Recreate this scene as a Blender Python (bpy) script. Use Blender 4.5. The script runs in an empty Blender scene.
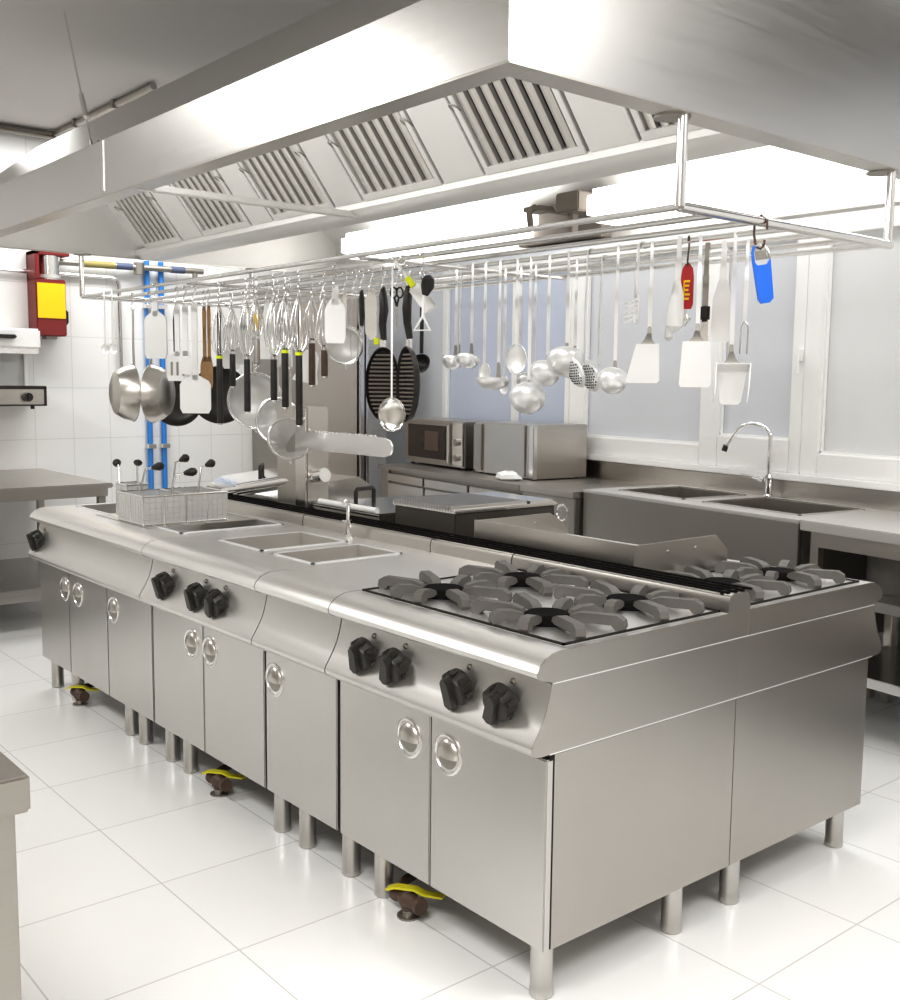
import bpy, bmesh, math, random
from mathutils import Vector, Matrix
random.seed(7)
PI = math.pi
scn = bpy.context.scene
COL = scn.collection
R = math.radians

# ------------------------------------------------------------------ materials
def mat(name, col, rough=.5, metal=0., emit=None, es=0., alpha=1., trans=0., coat=0., spec=None):
    m = bpy.data.materials.new(name); m.use_nodes = True
    b = m.node_tree.nodes['Principled BSDF']
    b.inputs['Base Color'].default_value = (*col, 1)
    b.inputs['Roughness'].default_value = rough
    b.inputs['Metallic'].default_value = metal
    if emit:
        b.inputs['Emission Color'].default_value = (*emit, 1); b.inputs['Emission Strength'].default_value = es
    b.inputs['Alpha'].default_value = alpha
    b.inputs['Transmission Weight'].default_value = trans
    b.inputs['Coat Weight'].default_value = coat
    if spec is not None: b.inputs['Specular IOR Level'].default_value = spec
    return m

def brushed(name, col, r0=.3, r1=.45, scale=(4, 4, 160), cvar=.05, bump=.008):
    m = mat(name, col, r0, 1.0)
    nt = m.node_tree; N = nt.nodes; L = nt.links; b = N['Principled BSDF']
    tc = N.new('ShaderNodeTexCoord'); mp = N.new('ShaderNodeMapping'); mp.inputs['Scale'].default_value = scale
    nz = N.new('ShaderNodeTexNoise'); nz.inputs['Scale'].default_value = 1.0; nz.inputs['Detail'].default_value = 3
    L.new(tc.outputs['Object'], mp.inputs['Vector']); L.new(mp.outputs['Vector'], nz.inputs['Vector'])
    mr = N.new('ShaderNodeMapRange'); mr.inputs['To Min'].default_value = r0; mr.inputs['To Max'].default_value = r1
    L.new(nz.outputs['Fac'], mr.inputs['Value']); L.new(mr.outputs['Result'], b.inputs['Roughness'])
    # large soft smears, as on wiped steel
    n2 = N.new('ShaderNodeTexNoise'); n2.inputs['Scale'].default_value = 2.2; n2.inputs['Detail'].default_value = 4
    L.new(tc.outputs['Object'], n2.inputs['Vector'])
    mix = N.new('ShaderNodeMix'); mix.data_type = 'RGBA'
    mix.inputs['A'].default_value = (*[c*(1-cvar) for c in col], 1); mix.inputs['B'].default_value = (*[min(1, c*(1+cvar)) for c in col], 1)
    L.new(n2.outputs['Fac'], mix.inputs['Factor']); L.new(mix.outputs['Result'], b.inputs['Base Color'])
    bp = N.new('ShaderNodeBump'); bp.inputs['Strength'].default_value = bump; bp.inputs['Distance'].default_value = .01
    L.new(nz.outputs['Fac'], bp.inputs['Height']); L.new(bp.outputs['Normal'], b.inputs['Normal'])
    return m

def tiles(name, col, grout, sx, sy, ox, oy, ax='XY', gw=.004, rough=.25, off=0.0, cv=.02):
    """stack/running bond tiles from object coordinates through a Brick texture"""
    m = mat(name, col, rough)
    nt = m.node_tree; N = nt.nodes; L = nt.links; b = N['Principled BSDF']
    tc = N.new('ShaderNodeTexCoord'); sp = N.new('ShaderNodeSeparateXYZ'); cb = N.new('ShaderNodeCombineXYZ')
    L.new(tc.outputs['Object'], sp.inputs[0])
    for i, a in enumerate(ax):
        ad = N.new('ShaderNodeMath'); ad.operation = 'SUBTRACT'; ad.inputs[1].default_value = (ox, oy)[i]
        L.new(sp.outputs[a], ad.inputs[0]); L.new(ad.outputs[0], cb.inputs[i])
    br = N.new('ShaderNodeTexBrick'); br.offset = off; br.squash = 1.0
    br.inputs['Scale'].default_value = 1.0; br.inputs['Brick Width'].default_value = sx; br.inputs['Row Height'].default_value = sy
    br.inputs['Mortar Size'].default_value = gw; br.inputs['Mortar Smooth'].default_value = .2
    br.inputs['Color1'].default_value = (*col, 1); br.inputs['Color2'].default_value = (*[c*(1-cv) for c in col], 1)
    br.inputs['Mortar'].default_value = (*grout, 1)
    L.new(cb.outputs[0], br.inputs['Vector']); L.new(br.outputs['Color'], b.inputs['Base Color'])
    bp = N.new('ShaderNodeBump'); bp.inputs['Strength'].default_value = .15; bp.inputs['Distance'].default_value = .002; bp.invert = True
    L.new(br.outputs['Fac'], bp.inputs['Height']); L.new(bp.outputs['Normal'], b.inputs['Normal'])
    return m

def mottled(name, c1, c2, scale=3., rough=.7):
    m = mat(name, c1, rough); nt = m.node_tree; N = nt.nodes; L = nt.links; b = N['Principled BSDF']
    tc = N.new('ShaderNodeTexCoord'); nz = N.new('ShaderNodeTexNoise'); nz.inputs['Scale'].default_value = scale; nz.inputs['Detail'].default_value = 5
    mix = N.new('ShaderNodeMix'); mix.data_type = 'RGBA'; mix.inputs['A'].default_value = (*c1, 1); mix.inputs['B'].default_value = (*c2, 1)
    L.new(tc.outputs['Object'], nz.inputs['Vector']); L.new(nz.outputs['Fac'], mix.inputs['Factor']); L.new(mix.outputs['Result'], b.inputs['Base Color'])
    return m

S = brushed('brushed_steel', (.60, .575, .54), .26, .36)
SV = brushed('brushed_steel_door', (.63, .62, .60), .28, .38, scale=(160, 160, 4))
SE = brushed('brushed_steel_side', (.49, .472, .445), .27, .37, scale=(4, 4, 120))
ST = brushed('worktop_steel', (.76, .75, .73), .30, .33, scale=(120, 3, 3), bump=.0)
ST.node_tree.nodes['Principled BSDF'].inputs['Metallic'].default_value = .75
SH = brushed('hood_steel', (.64, .63, .615), .28, .36, scale=(3, 3, 90), cvar=.03)
SI = brushed('hood_inner_steel', (.78, .77, .75), .35, .45, cvar=.03)
SI.node_tree.nodes['Principled BSDF'].inputs['Metallic'].default_value = .40
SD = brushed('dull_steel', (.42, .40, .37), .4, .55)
SP = mat('polished_steel', (.80, .79, .77), .16, 1)
SR = mat('rail_steel', (.80, .79, .78), .25, 1)
CHROME = mat('chrome', (.86, .86, .86), .06, 1)
DARKGAP = mat('shadow_gap', (.02, .018, .016), .8)
BLACK = mottled('black_plastic', (.022, .020, .018), (.05, .046, .042), 30, .38)
IRON = mottled('cast_iron', (.13, .123, .113), (.20, .19, .178), 22, .5)
IRONB = mottled('burner_iron', (.008, .0075, .007), (.014, .013, .012), 22, .85)
IRONB.node_tree.nodes['Principled BSDF'].inputs['Specular IOR Level'].default_value = .12
WHITEP = mottled('white_plastic', (.86, .86, .85), (.92, .92, .91), 8, .35)
GREYP = mottled('pale_grey_plastic', (.66, .66, .65), (.74, .74, .73), 8, .4)
BLUE = mottled('blue_plastic', (.03, .17, .72), (.05, .24, .85), 10, .35)
BLUEP = mottled('blue_paint', (.045, .23, .62), (.07, .30, .70), 6, .35)
RED = mottled('red_paint', (.21, .026, .026), (.26, .036, .034), 6, .4)
REDO = mottled('red_plastic', (.42, .02, .02), (.5, .03, .03), 12, .35)
YEL = mottled('yellow_plastic', (.90, .60, .01), (.95, .66, .02), 6, .45)
LIME = mottled('lime_ring', (.72, .80, .02), (.8, .86, .05), 6, .45)
LIMEV = mottled('valve_yellow', (.62, .58, .02), (.70, .64, .04), 6, .45)
WOOD = mottled('tan_wood', (.36, .22, .10), (.48, .31, .16), 25, .6)
BROWN = mottled('brown_valve', (.075, .048, .035), (.14, .09, .065), 20, .5)
PAINTW = mottled('white_paint', (.90, .90, .89), (.93, .93, .92), 2, .45)
CEIL = mottled('ceiling_plaster', (.58, .565, .545), (.63, .62, .60), 1.2, .85)
FLOORM = tiles('floor_tiles', (.92, .92, .91), (.66, .65, .64), .4345, .4427, -.393, -.2336, 'XY', .0022, .22)
WALLT = tiles('wall_tiles', (.83, .83, .82), (.70, .70, .69), .25, .335, .748, .99, 'XZ', .003, .28, .0)
WALLP = mottled('window_wall_paint', (.74, .76, .80), (.78, .80, .84), 1.5, .6)
SCREEN = mottled('dark_glass', (.03, .022, .018), (.06, .045, .038), 5, .2)

def frosted(name, c1, c2, es):
    m = mottled(name, c1, c2, 1.4, .5); b = m.node_tree.nodes['Principled BSDF']
    mx = [n for n in m.node_tree.nodes if n.bl_idname == 'ShaderNodeMix'][0]
    m.node_tree.links.new(mx.outputs['Result'], b.inputs['Emission Color']); b.inputs['Emission Strength'].default_value = es
    return m
GLASSL = frosted('frosted_pane_blue', (.50, .54, .64), (.56, .60, .68), .10)
GLASSM = frosted('frosted_pane_grey', (.57, .58, .61), (.62, .63, .65), .12)
GLASSR = frosted('frosted_pane_pale', (.60, .60, .60), (.70, .70, .70), .14)
LAMP = mat('lamp_glow', (.95, .95, .95), .4, emit=(1, .99, .97), es=2.3)
MESHM = mat('fine_wire_mesh', (.80, .80, .79), .4, .5, alpha=.78)
SU = mat('utensil_steel', (.90, .905, .91), .34, .6)
SF = brushed('baffle_steel', (.62, .60, .57), .32, .42); SF.node_tree.nodes['Principled BSDF'].inputs['Metallic'].default_value = .6
SPAN = brushed('panel_steel_lit', (.74, .73, .71), .30, .40)  # lighter steel copy, the ceiling's bright reflection is put into the colour
SFR = brushed('fridge_steel', (.60, .55, .49), .4, .5); SFR.node_tree.nodes['Principled BSDF'].inputs['Metallic'].default_value = .4
MESHW = mat('basket_wire_mesh', (.86, .86, .85), .4, .3, alpha=.55)
CLEAR = mat('clear_glass', (.78, .78, .76), .1, 0, alpha=.55)

# ------------------------------------------------------------------ mesh helpers
class MB:
    def __init__(s): s.bm = bmesh.new()
    def _x(s, vs, M):
        if M is not None: bmesh.ops.transform(s.bm, matrix=M, verts=vs)
    def box(s, x0, y0, z0, x1, y1, z1, bev=0., M=None):
        t = bmesh.new()
        bmesh.ops.create_cube(t, size=1)
        for v in t.verts:
            v.co = Vector(((x0+x1)/2+v.co.x*(x1-x0), (y0+y1)/2+v.co.y*(y1-y0), (z0+z1)/2+v.co.z*(z1-z0)))
        if bev > 0:
            bev = min(bev, .45*min(abs(x1-x0), abs(y1-y0), abs(z1-z0)))
            bmesh.ops.bevel(t, geom=list(t.edges), offset=bev, segments=2, affect='EDGES')
        s.merge(t, M); return s
    def merge(s, t, M=None):
        if M is not None: bmesh.ops.transform(t, matrix=M, verts=t.verts)
        bmesh.ops.recalc_face_normals(t, faces=t.faces)
        me = bpy.data.meshes.new('t'); t.to_mesh(me); t.free()
        s.bm.from_mesh(me); bpy.data.meshes.remove(me)
    def prism(s, pts, a0, a1, axis='y', M=None):
        """pts 2-D polygon; extruded along axis: 'y' -> pts are (x,z); 'x' -> (y,z); 'z' -> (x,y)"""
        t = bmesh.new()
        def P(p, a): return {'y': (p[0], a, p[1]), 'x': (a, p[0], p[1]), 'z': (p[0], p[1], a)}[axis]
        A = [t.verts.new(P(p, a0)) for p in pts]; B = [t.verts.new(P(p, a1)) for p in pts]
        n = len(pts)
        t.faces.new(A); t.faces.new(B[::-1])
        for i in range(n): t.faces.new((A[i], B[i], B[(i+1) % n], A[(i+1) % n]))
        s.merge(t, M); return s
    def tube(s, pts, r, seg=10, cap=True, M=None, radii=None):
        t = bmesh.new(); pts = [Vector(p) for p in pts]; n = len(pts); rings = []
        prev = None
        for i, p in enumerate(pts):
            d = (pts[min(i+1, n-1)] - pts[max(i-1, 0)]).normalized()
            if prev is None:
                a = Vector((0, 0, 1)) if abs(d.z) < .9 else Vector((1, 0, 0))
                u = d.cross(a).normalized()
            else:
                u = (prev - d*prev.dot(d)).normalized()
            prev = u; w = d.cross(u)
            rr = radii[i] if radii else r
            rings.append([t.verts.new(p + (u*math.cos(2*PI*k/seg) + w*math.sin(2*PI*k/seg))*rr) for k in range(seg)])
        for a, b in zip(rings, rings[1:]):
            for k in range(seg): t.faces.new((a[k], a[(k+1) % seg], b[(k+1) % seg], b[k]))
        if cap: t.faces.new(rings[0][::-1]); t.faces.new(rings[-1])
        s.merge(t, M); return s
    def ribbon(s, pts, w, th, wdir=(1, 0, 0), M=None, widths=None):
        """flat strip following pts, width along wdir"""
        t = bmesh.new(); pts = [Vector(p) for p in pts]; W = Vector(wdir).normalized(); n = len(pts); rings = []
        for i, p in enumerate(pts):
            d = (pts[min(i+1, n-1)] - pts[max(i-1, 0)]).normalized(); nn = d.cross(W).normalized()
            ww = (widths[i] if widths else w)/2
            rings.append([t.verts.new(p + W*a*ww + nn*b*th/2) for a, b in ((-1, -1), (1, -1), (1, 1), (-1, 1))])
        for a, b in zip(rings, rings[1:]):
            for k in range(4): t.faces.new((a[k], a[(k+1) % 4], b[(k+1) % 4], b[k]))
        t.faces.new(rings[0][::-1]); t.faces.new(rings[-1])
        s.merge(t, M); return s
    def lathe(s, prof, seg=24, M=None, sx=1., sy=1.):
        """profile (r,z) revolved about z"""
        t = bmesh.new(); rings = []
        for r, z in prof:
            if r < 1e-6: rings.append([t.verts.new((0, 0, z))])
            else: rings.append([t.verts.new((r*sx*math.cos(2*PI*k/seg), r*sy*math.sin(2*PI*k/seg), z)) for k in range(seg)])
        for a, b in zip(rings, rings[1:]):
            for k in range(seg):
                k2 = (k+1) % seg
                if len(a) == 1 and len(b) == 1: continue
                if len(a) == 1: t.faces.new((a[0], b[k2], b[k]))
                elif len(b) == 1: t.faces.new((a[k], a[k2], b[0]))
                else: t.faces.new((a[k], a[k2], b[k2], b[k]))
        s.merge(t, M); return s
    def cyl(s, p0, p1, r, seg=16, M=None): return s.tube([p0, p1], r, seg, True, M)

def link(name, me, m, parent=None, base=(0, 0, 0), smooth=True):
    o = bpy.data.objects.new(name, me); COL.objects.link(o)
    o.data.materials.append(m)
    if parent is not None: o.parent = parent
    return o

def obj(name, mb, m, parent=None, base=None, smooth=True, label=None, M=None):
    bm = mb.bm
    if M is not None: bmesh.ops.transform(bm, matrix=M, verts=bm.verts)
    if base is not None: bmesh.ops.translate(bm, vec=-Vector(base), verts=bm.verts)
    me = bpy.data.meshes.new(name); bm.to_mesh(me); bm.free()
    if smooth:
        for p in me.polygons: p.use_smooth = True
        me.set_sharp_from_angle(angle=R(32))
    o = link(name, me, m, parent)
    if parent is None and base is not None: o.location = base
    if label: o['label'] = label
    return o

def thing(name, label, cat, loc=(0, 0, 0), rz=0, group=None):
    o = bpy.data.objects.new(name, None); COL.objects.link(o)
    o.empty_display_size = .05
    o.location = loc; o.rotation_euler = (0, 0, rz); o['label'] = label; o['category'] = cat
    if group: o['group'] = group
    return o
def tag(o, label, cat, group=None):
    o['label'] = label; o['category'] = cat
    if group: o['group'] = group
    return o
def struct(name, mb, m, loc=None, rz=0, smooth=True):
    o = obj(name, mb, m, None, None, smooth); o['kind'] = 'structure'
    if rz: o.rotation_euler = (0, 0, rz)
    return o

# ------------------------------------------------------------------ camera
CY, CP, CR, CF = -0.695, -0.1106, 0.0104, 1052.7
cam_d = bpy.data.cameras.new('camera'); cam = bpy.data.objects.new('camera', cam_d); COL.objects.link(cam)
fwd = Vector((-math.sin(CY)*math.cos(CP), math.cos(CY)*math.cos(CP), math.sin(CP)))
rt = Vector((math.cos(CY), math.sin(CY), 0)); up = rt.cross(fwd)
r2 = rt*math.cos(CR)+up*math.sin(CR); u2 = -rt*math.sin(CR)+up*math.cos(CR)
mw = Matrix((r2, u2, -fwd)).transposed().to_4x4(); mw.translation = (-1.5654, -1.5409, 1.3824)
cam.matrix_world = mw
cam_d.sensor_fit = 'HORIZONTAL'; cam_d.sensor_width = 36; cam_d.lens = CF/900*36; cam_d.clip_start = .02
scn.camera = cam

# ------------------------------------------------------------------ the room
TH = R(8)                       # the window wall stands 8 degrees off the island's axis
NW = Vector((math.cos(TH), -math.sin(TH), 0)); DW = Vector((math.sin(TH), math.cos(TH), 0))
def W(D, s, z=0.): return NW*D + DW*s + Vector((0, 0, z))
WD = 2.78                       # distance of the window wall
YL = 5.45                       # tiled far wall
ZC = 2.95
fl = MB(); fl.box(-4, -3.5, -.05, 4.6, YL, 0); struct('floor', fl, FLOORM)
ce = MB(); ce.box(-4, -3.5, ZC, 4.6, YL, ZC+.05); struct('ceiling', ce, CEIL)
wl = MB(); wl.box(-4, YL, 0, 3.75, YL+.08, ZC); struct('wall_left', wl, WALLT)
WALLB = mottled('beige_wall', (.38, .36, .33), (.44, .42, .385), 1.2, .7)
wb = MB(); wb.box(-4, -3.58, 0, 4.7, -3.5, ZC); struct('wall_back', wb, WALLB)
wf = MB(); wf.box(-4.08, -3.5, 0, -4, YL, ZC); struct('wall_front', wf, WALLB)
bm2 = MB(); bm2.box(2.3, -1.8, 2.66, 4.3, -.35, ZC); struct('added_dark_block', bm2, mottled('dark_block_paint', (.05, .042, .035), (.08, .07, .06), 2, .6))  # unseen block added under the ceiling to darken the hood's end reflection
# window wall (local frame D,s): pieces round the window openings
ZS, ZT = .965, 2.16
ww = MB()
ww.box(WD, -2.6, 0, WD+.12, 5.95, ZS-.03)
ww.box(WD, -2.6, ZT+.04, WD+.12, 5.95, ZC)
ww.box(WD, 4.97, ZS-.03, WD+.12, 5.95, ZT+.04)
struct('wall_right', ww, WALLP, rz=-TH)
sl = MB(); sl.box(WD-.05, -2.6, ZS-.035, WD+.02, 4.97, ZS, .004); struct('trim_1', sl, PAINTW, rz=-TH)

def window(n, s0, s1, panes, zb):
    """panes: list of (sa,sb,zbottom,ztop,glass)"""
    fr = MB()
    # frame = full rectangle minus panes, built from strips
    D0, D1 = WD-.03, WD+.05
    edges = sorted(panes, key=lambda p: p[0])
    fr.box(D0, s0, zb, D1, edges[0][0], ZT+.04, .004)
    fr.box(D0, edges[-1][1], zb, D1, s1, ZT+.04, .004)
    for a, b in zip(edges, edges[1:]): fr.box(D0, a[1], zb, D1, b[0], ZT+.04, .004)
    for sa, sb, z0, z1, g in edges:
        fr.box(D0, sa-.001, zb, D1, sb+.001, z0, .004); fr.box(D0, sa-.001, z1, D1, sb+.001, ZT+.04, .004)
        # thin glazing bead
        for q in ((sa, z0, sa+.012, z1), (sb-.012, z0, sb, z1), (sa, z0, sb, z0+.012)):
            fr.box(D0+.012, q[0], q[1], D0+.03, q[2], q[3])
    o = obj('window_%d' % n, fr, PAINTW); o['kind'] = 'structure'; o.rotation_euler = (0, 0, -TH)
    for sa, sb, z0, z1, g in edges:
        gp = MB(); gp.box(WD+.005, sa, z0, WD+.012, sb, z1); obj('pane', gp, g, o)
    return o
w1 = window(1, 3.45, 4.97, [(3.50, 4.03, 1.03, 2.10, GLASSL), (4.08, 4.92, 1.03, 2.10, GLASSL)], ZS)
w2 = window(2, 1.66, 3.45, [(2.33, 3.31, 1.07, 2.10, GLASSM), (1.73, 2.20, 1.125, 2.10, GLASSM)], ZS)
w3 = window(3, -2.6, 1.66, [(-.9, 1.56, 1.07, 2.075, GLASSR), (-2.5, -1.0, 1.07, 2.075, GLASSR)], ZS)
lv = MB(); lv.box(WD-.055, 1.665, 1.50, WD-.03, 1.69, 1.56, .004); lv.box(WD-.065, 1.672, 1.44, WD-.05, 1.683, 1.54, .003)
obj('window_latch', lv, WHITEP, w2)

# ------------------------------------------------------------------ cooking island
ZTOP, ZSEAM, ZPAN, ZB = .815, .746, .590, .138
NOSE = [(.06, .815), (.035, .815), (.012, .8125), (-.012, .803), (-.029, .789), (-.0365, .775), (-.034, .764), (-.022, .757), (0., .7515), (.01, .747), (.06, .746)]
PANEL = [(.05, .746), (.008, .746), (.004, .725), (-.001, .705), (-.0095, .68), (-.024, .652), (-.043, .622), (-.0475, .612), (-.046, .602), (-.038, .593), (-.02, .590), (.05, .590)]
XM = 1.362
def leg_mb(x, y):
    m = MB(); m.lathe([(0, 0), (.024, 0), (.027, .004), (.027, .02), (.026, .022), (.026, ZB+.005), (0, ZB+.005)], 20, Matrix.Translation((x, y, 0))); return m

def cup_handle(y, z, parent, base):
    h = MB()
    Mx = Matrix.Translation((0, y, z)) @ Matrix.Rotation(-PI/2, 4, 'Y') @ Matrix.Diagonal((1.16, 1.16, .9, 1))   # local z -> -x
    h.lathe([(.0, .0015), (.036, .0015), (.0375, .004), (.041, .005), (.0445, .003), (.045, 0), (0, 0)], 32, Mx)
    o = obj('door_handle', h, SR, parent, base)
    g = MB()
    # upper grip: half dome
    t = MB(); prof = [(0, .016), (.014, .0150), (.025, .011), (.033, .004), (.034, .0016)]
    g.lathe(prof, 32, Mx)
    # cut keep upper half only
    bm = g.bm; geom = list(bm.verts)+list(bm.edges)+list(bm.faces)
    bmesh.ops.bisect_plane(bm, geom=geom, plane_co=(0, y, z-.006), plane_no=(0, .0, -1), clear_outer=True)
    es = [e for e in bm.edges if e.is_boundary]
    obj('grip', g, S, o)
    # the child's mesh is in world coordinates minus its handle's base
    gg = o.children[0]
    for v in gg.data.vertices: v.co -= Vector(base)
    d = MB(); d.lathe([(0, .002), (.031, .002), (.031, .0018), (0, .0018)], 32, Mx)
    bm = d.bm
    bmesh.ops.bisect_plane(bm, geom=list(bm.verts)+list(bm.edges)+list(bm.faces), plane_co=(0, y, z-.006), plane_no=(0, 0, 1), clear_outer=True)
    dd = obj('cup', d, SD, o)
    for v in dd.data.vertices: v.co -= Vector(base)

def knob(y, z, parent, base, x=-.006, ang=.35, turn=0.):
    m = MB()
    Mk = Matrix.Translation((x, y, z)) @ Matrix.Rotation(-ang, 4, 'Y') @ Matrix.Rotation(-PI/2, 4, 'Y') @ Matrix.Rotation(turn, 4, 'Z') @ Matrix.Scale(1.08, 4)
    m.lathe([(0, 0), (.040, 0), (.041, .008), (.039, .013), (.037, .026), (.034, .034), (.026, .037), (0, .038)], 28, Mk)
    for k in range(8):
        a = 2*PI*k/8; m.box(-.008, .033, .004, .008, .0415, .030, .003, Mk @ Matrix.Rotation(a, 4, 'Z'))
    m.prism([(-.030, -.013), (.030, -.011), (.042, -.003), (.042, .003), (.030, .011), (-.030, .013), (-.036, 0)], .030, .052, 'z', Mk)
    o = obj('knob', m, BLACK, parent, base)
    l = MB(); Ml = Matrix.Translation((x+.012, y-.012, z+.043)) @ Matrix.Rotation(-PI/2-.1, 4, 'Y')
    l.lathe([(0, .010), (.005, .008), (.0075, .003), (.0075, -.01), (0, -.01)], 12, Ml)
    obj('indicator_stud', l, SD, parent, base)

def mirror(mb):
    bm = mb.bm
    for v in bm.verts: v.co.x = XM - v.co.x
    bmesh.ops.reverse_faces(bm, faces=bm.faces); return mb

def shell(name, label, cat, y0, y1, holes=(), doors=(), knobs=(), rear=False, legs=(), depth=.681, group=None, hump=True, knob_z=.684):
    base = (.34 if not rear else 1.02, (y0+y1)/2, 0)
    t = thing(name, label, cat, base, group=group)
    fx = mirror if rear else (lambda m: m)
    G = .002
    a, b = y0+G, y1-G
    # carcass
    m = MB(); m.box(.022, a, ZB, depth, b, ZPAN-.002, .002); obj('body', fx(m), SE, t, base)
    # control panel
    m = MB(); m.prism(PANEL, a, b, 'y'); obj('control_panel', fx(m), SPAN if not rear else S, t, base)
    m = MB(); m.box(.0505, a, ZPAN+.0005, depth, b, ZSEAM-.0015, .001); obj('side_band', fx(m), S, t, base)
    # worktop with openings
    m = MB(); m.prism(NOSE, a, b, 'y')
    xs = [.06]; 
    hs = sorted(holes, key=lambda h: h[1])
    if not hs:
        m.box(.059, a, ZSEAM, depth-.045, b, ZTOP)
    else:
        x0 = min(h[0] for h in hs); x1 = max(h[2] for h in hs)
        m.box(.059, a, ZSEAM, x0, b, ZTOP); m.box(x1, a, ZSEAM, depth-.045, b, ZTOP)
        yy = a
        for h in hs: m.box(x0, yy, ZSEAM, x1, h[1], ZTOP); yy = h[3]
        m.box(x0, yy, ZSEAM, x1, b, ZTOP)
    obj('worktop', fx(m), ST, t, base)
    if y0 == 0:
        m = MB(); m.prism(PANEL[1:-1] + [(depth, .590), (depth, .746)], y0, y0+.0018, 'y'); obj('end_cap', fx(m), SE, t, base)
        m = MB(); m.prism(NOSE[1:-1] + [(depth-.044, .746), (depth-.044, .815)], y0, y0+.0018, 'y'); obj('end_edge', fx(m), SE, t, base)
        m = MB(); m.box(.006, y0-.0006, .5885, depth, y0+.001, .5912); m.box(.012, y0-.0006, .7447, depth, y0+.001, .7470); obj('seam_strip', fx(m), SU, t, base)
    elif not rear:
        m = MB(); q = [(x+.0025, z) for x, z in PANEL[1:-1]]; m.prism(q + [(.05, .592), (.05, .744)], y0-.0018, y0+.0018, 'y')
        q = [(x+.002, z-.002) for x, z in NOSE[1:-1]]; m.prism(q + [(.1, .748), (.1, .812)], y0-.0018, y0+.0018, 'y'); obj('joint', m, DARKGAP, t, base)
    # rear upstand with rounded top
    u = [(depth-.046, ZSEAM), (depth-.046, .842), (depth-.040, .856), (depth-.028, .863), (depth, .863), (depth, ZSEAM)]
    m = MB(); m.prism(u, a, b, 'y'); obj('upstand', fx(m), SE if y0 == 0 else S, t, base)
    for h in hs:
        dz = h[4]
        w = MB(); x0_, y0_, x1_, y1_ = h[:4]; th = .003
        w.box(x0_, y0_, dz, x1_, y1_, dz+th); w.box(x0_, y0_, dz, x0_+th, y1_, ZTOP+.002); w.box(x1_-th, y0_, dz, x1_, y1_, ZTOP+.002)
        w.box(x0_, y0_, dz, x1_, y0_+th, ZTOP+.002); w.box(x0_, y1_-th, dz, x1_, y1_, ZTOP+.002)
        obj('basin', fx(w), SF, t, base); w = MB()
        # rolled rim
        for q in ((x0_-.012, y0_-.012, x1_+.012, y0_+.001), (x0_-.012, y1_-.001, x1_+.012, y1_+.012), (x0_-.012, y0_-.012, x0_+.001, y1_+.012), (x1_-.001, y0_-.012, x1_+.012, y1_+.012)):
            w.box(q[0], q[1], ZTOP-.002, q[2], q[3], ZTOP+.004, .002)
        obj('basin_rim', fx(w), SU, t, base)
    for (ya, yb, hy) in doors:
        d = MB(); d.box(.0, ya+.002, ZB+.001, .0215, yb-.002, ZPAN-.013, .003)
        do = obj('door', d, SV, t, base)
        cup_handle(hy, .497, do, base)
    if doors:
        g = MB(); g.box(.012, y0+.003, ZB+.004, .024, y1-.003, ZPAN-.001); obj('door_frame', g, DARKGAP, t, base)
    for k in knobs: knob(k, knob_z if not isinstance(k, tuple) else 0, t, base, turn=random.uniform(-.35, .35)-.2)
    for (lx, ly) in legs: obj('leg', leg_mb(lx, ly), SV, t, base)
    return t, base

GR = 'steel modules of the cooking island'
rng, rb = shell('gas_range', 'stainless four-burner gas range at the near front corner of the island', 'stove', 0, .8,
    holes=[], doors=[(.0, .402, .335), (.402, .80, .487)], knobs=[.655, .520, .275, .128], legs=[(.05, .055), (.51, .05), (.05, .66)], group=GR)
neu, nb = shell('worktop_cabinet', 'narrow stainless one-door cabinet without knobs beside the four-burner range', 'cabinet', .8, 1.2,
    doors=[(.812, 1.2, 1.145)], legs=[(.05, .815), (.05, 1.045), (.05, 1.19)], group=GR)
bm_, bb = shell('bain_marie', 'stainless cabinet with two sunken rectangular wells in its top and three black knobs', 'cooker', 1.2, 2.008,
    holes=[(.195, 1.235, .525, 1.465, .71), (.195, 1.555, .525, 1.845, .71)],
    doors=[(1.208, 1.608, 1.560), (1.608, 2.006, 1.695)], knobs=[1.845, 1.60, 1.465], legs=[(.05, 1.82), (.05, 1.965)], group=GR)
fry, fb = shell('pasta_cooker', 'stainless three-door pasta cooker at the far end of the front row with a big well', 'cooker', 2.008, 3.2,
    holes=[(.16, 2.09, .58, 3.13, .70)], doors=[(2.012, 2.425, 2.365), (2.425, 2.838, 2.735), (2.838, 3.197, 2.885)], knobs=[3.135],
    legs=[(.05, 2.20), (.05, 2.33), (.05, 2.90), (.05, 3.15)], group=GR)

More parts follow.
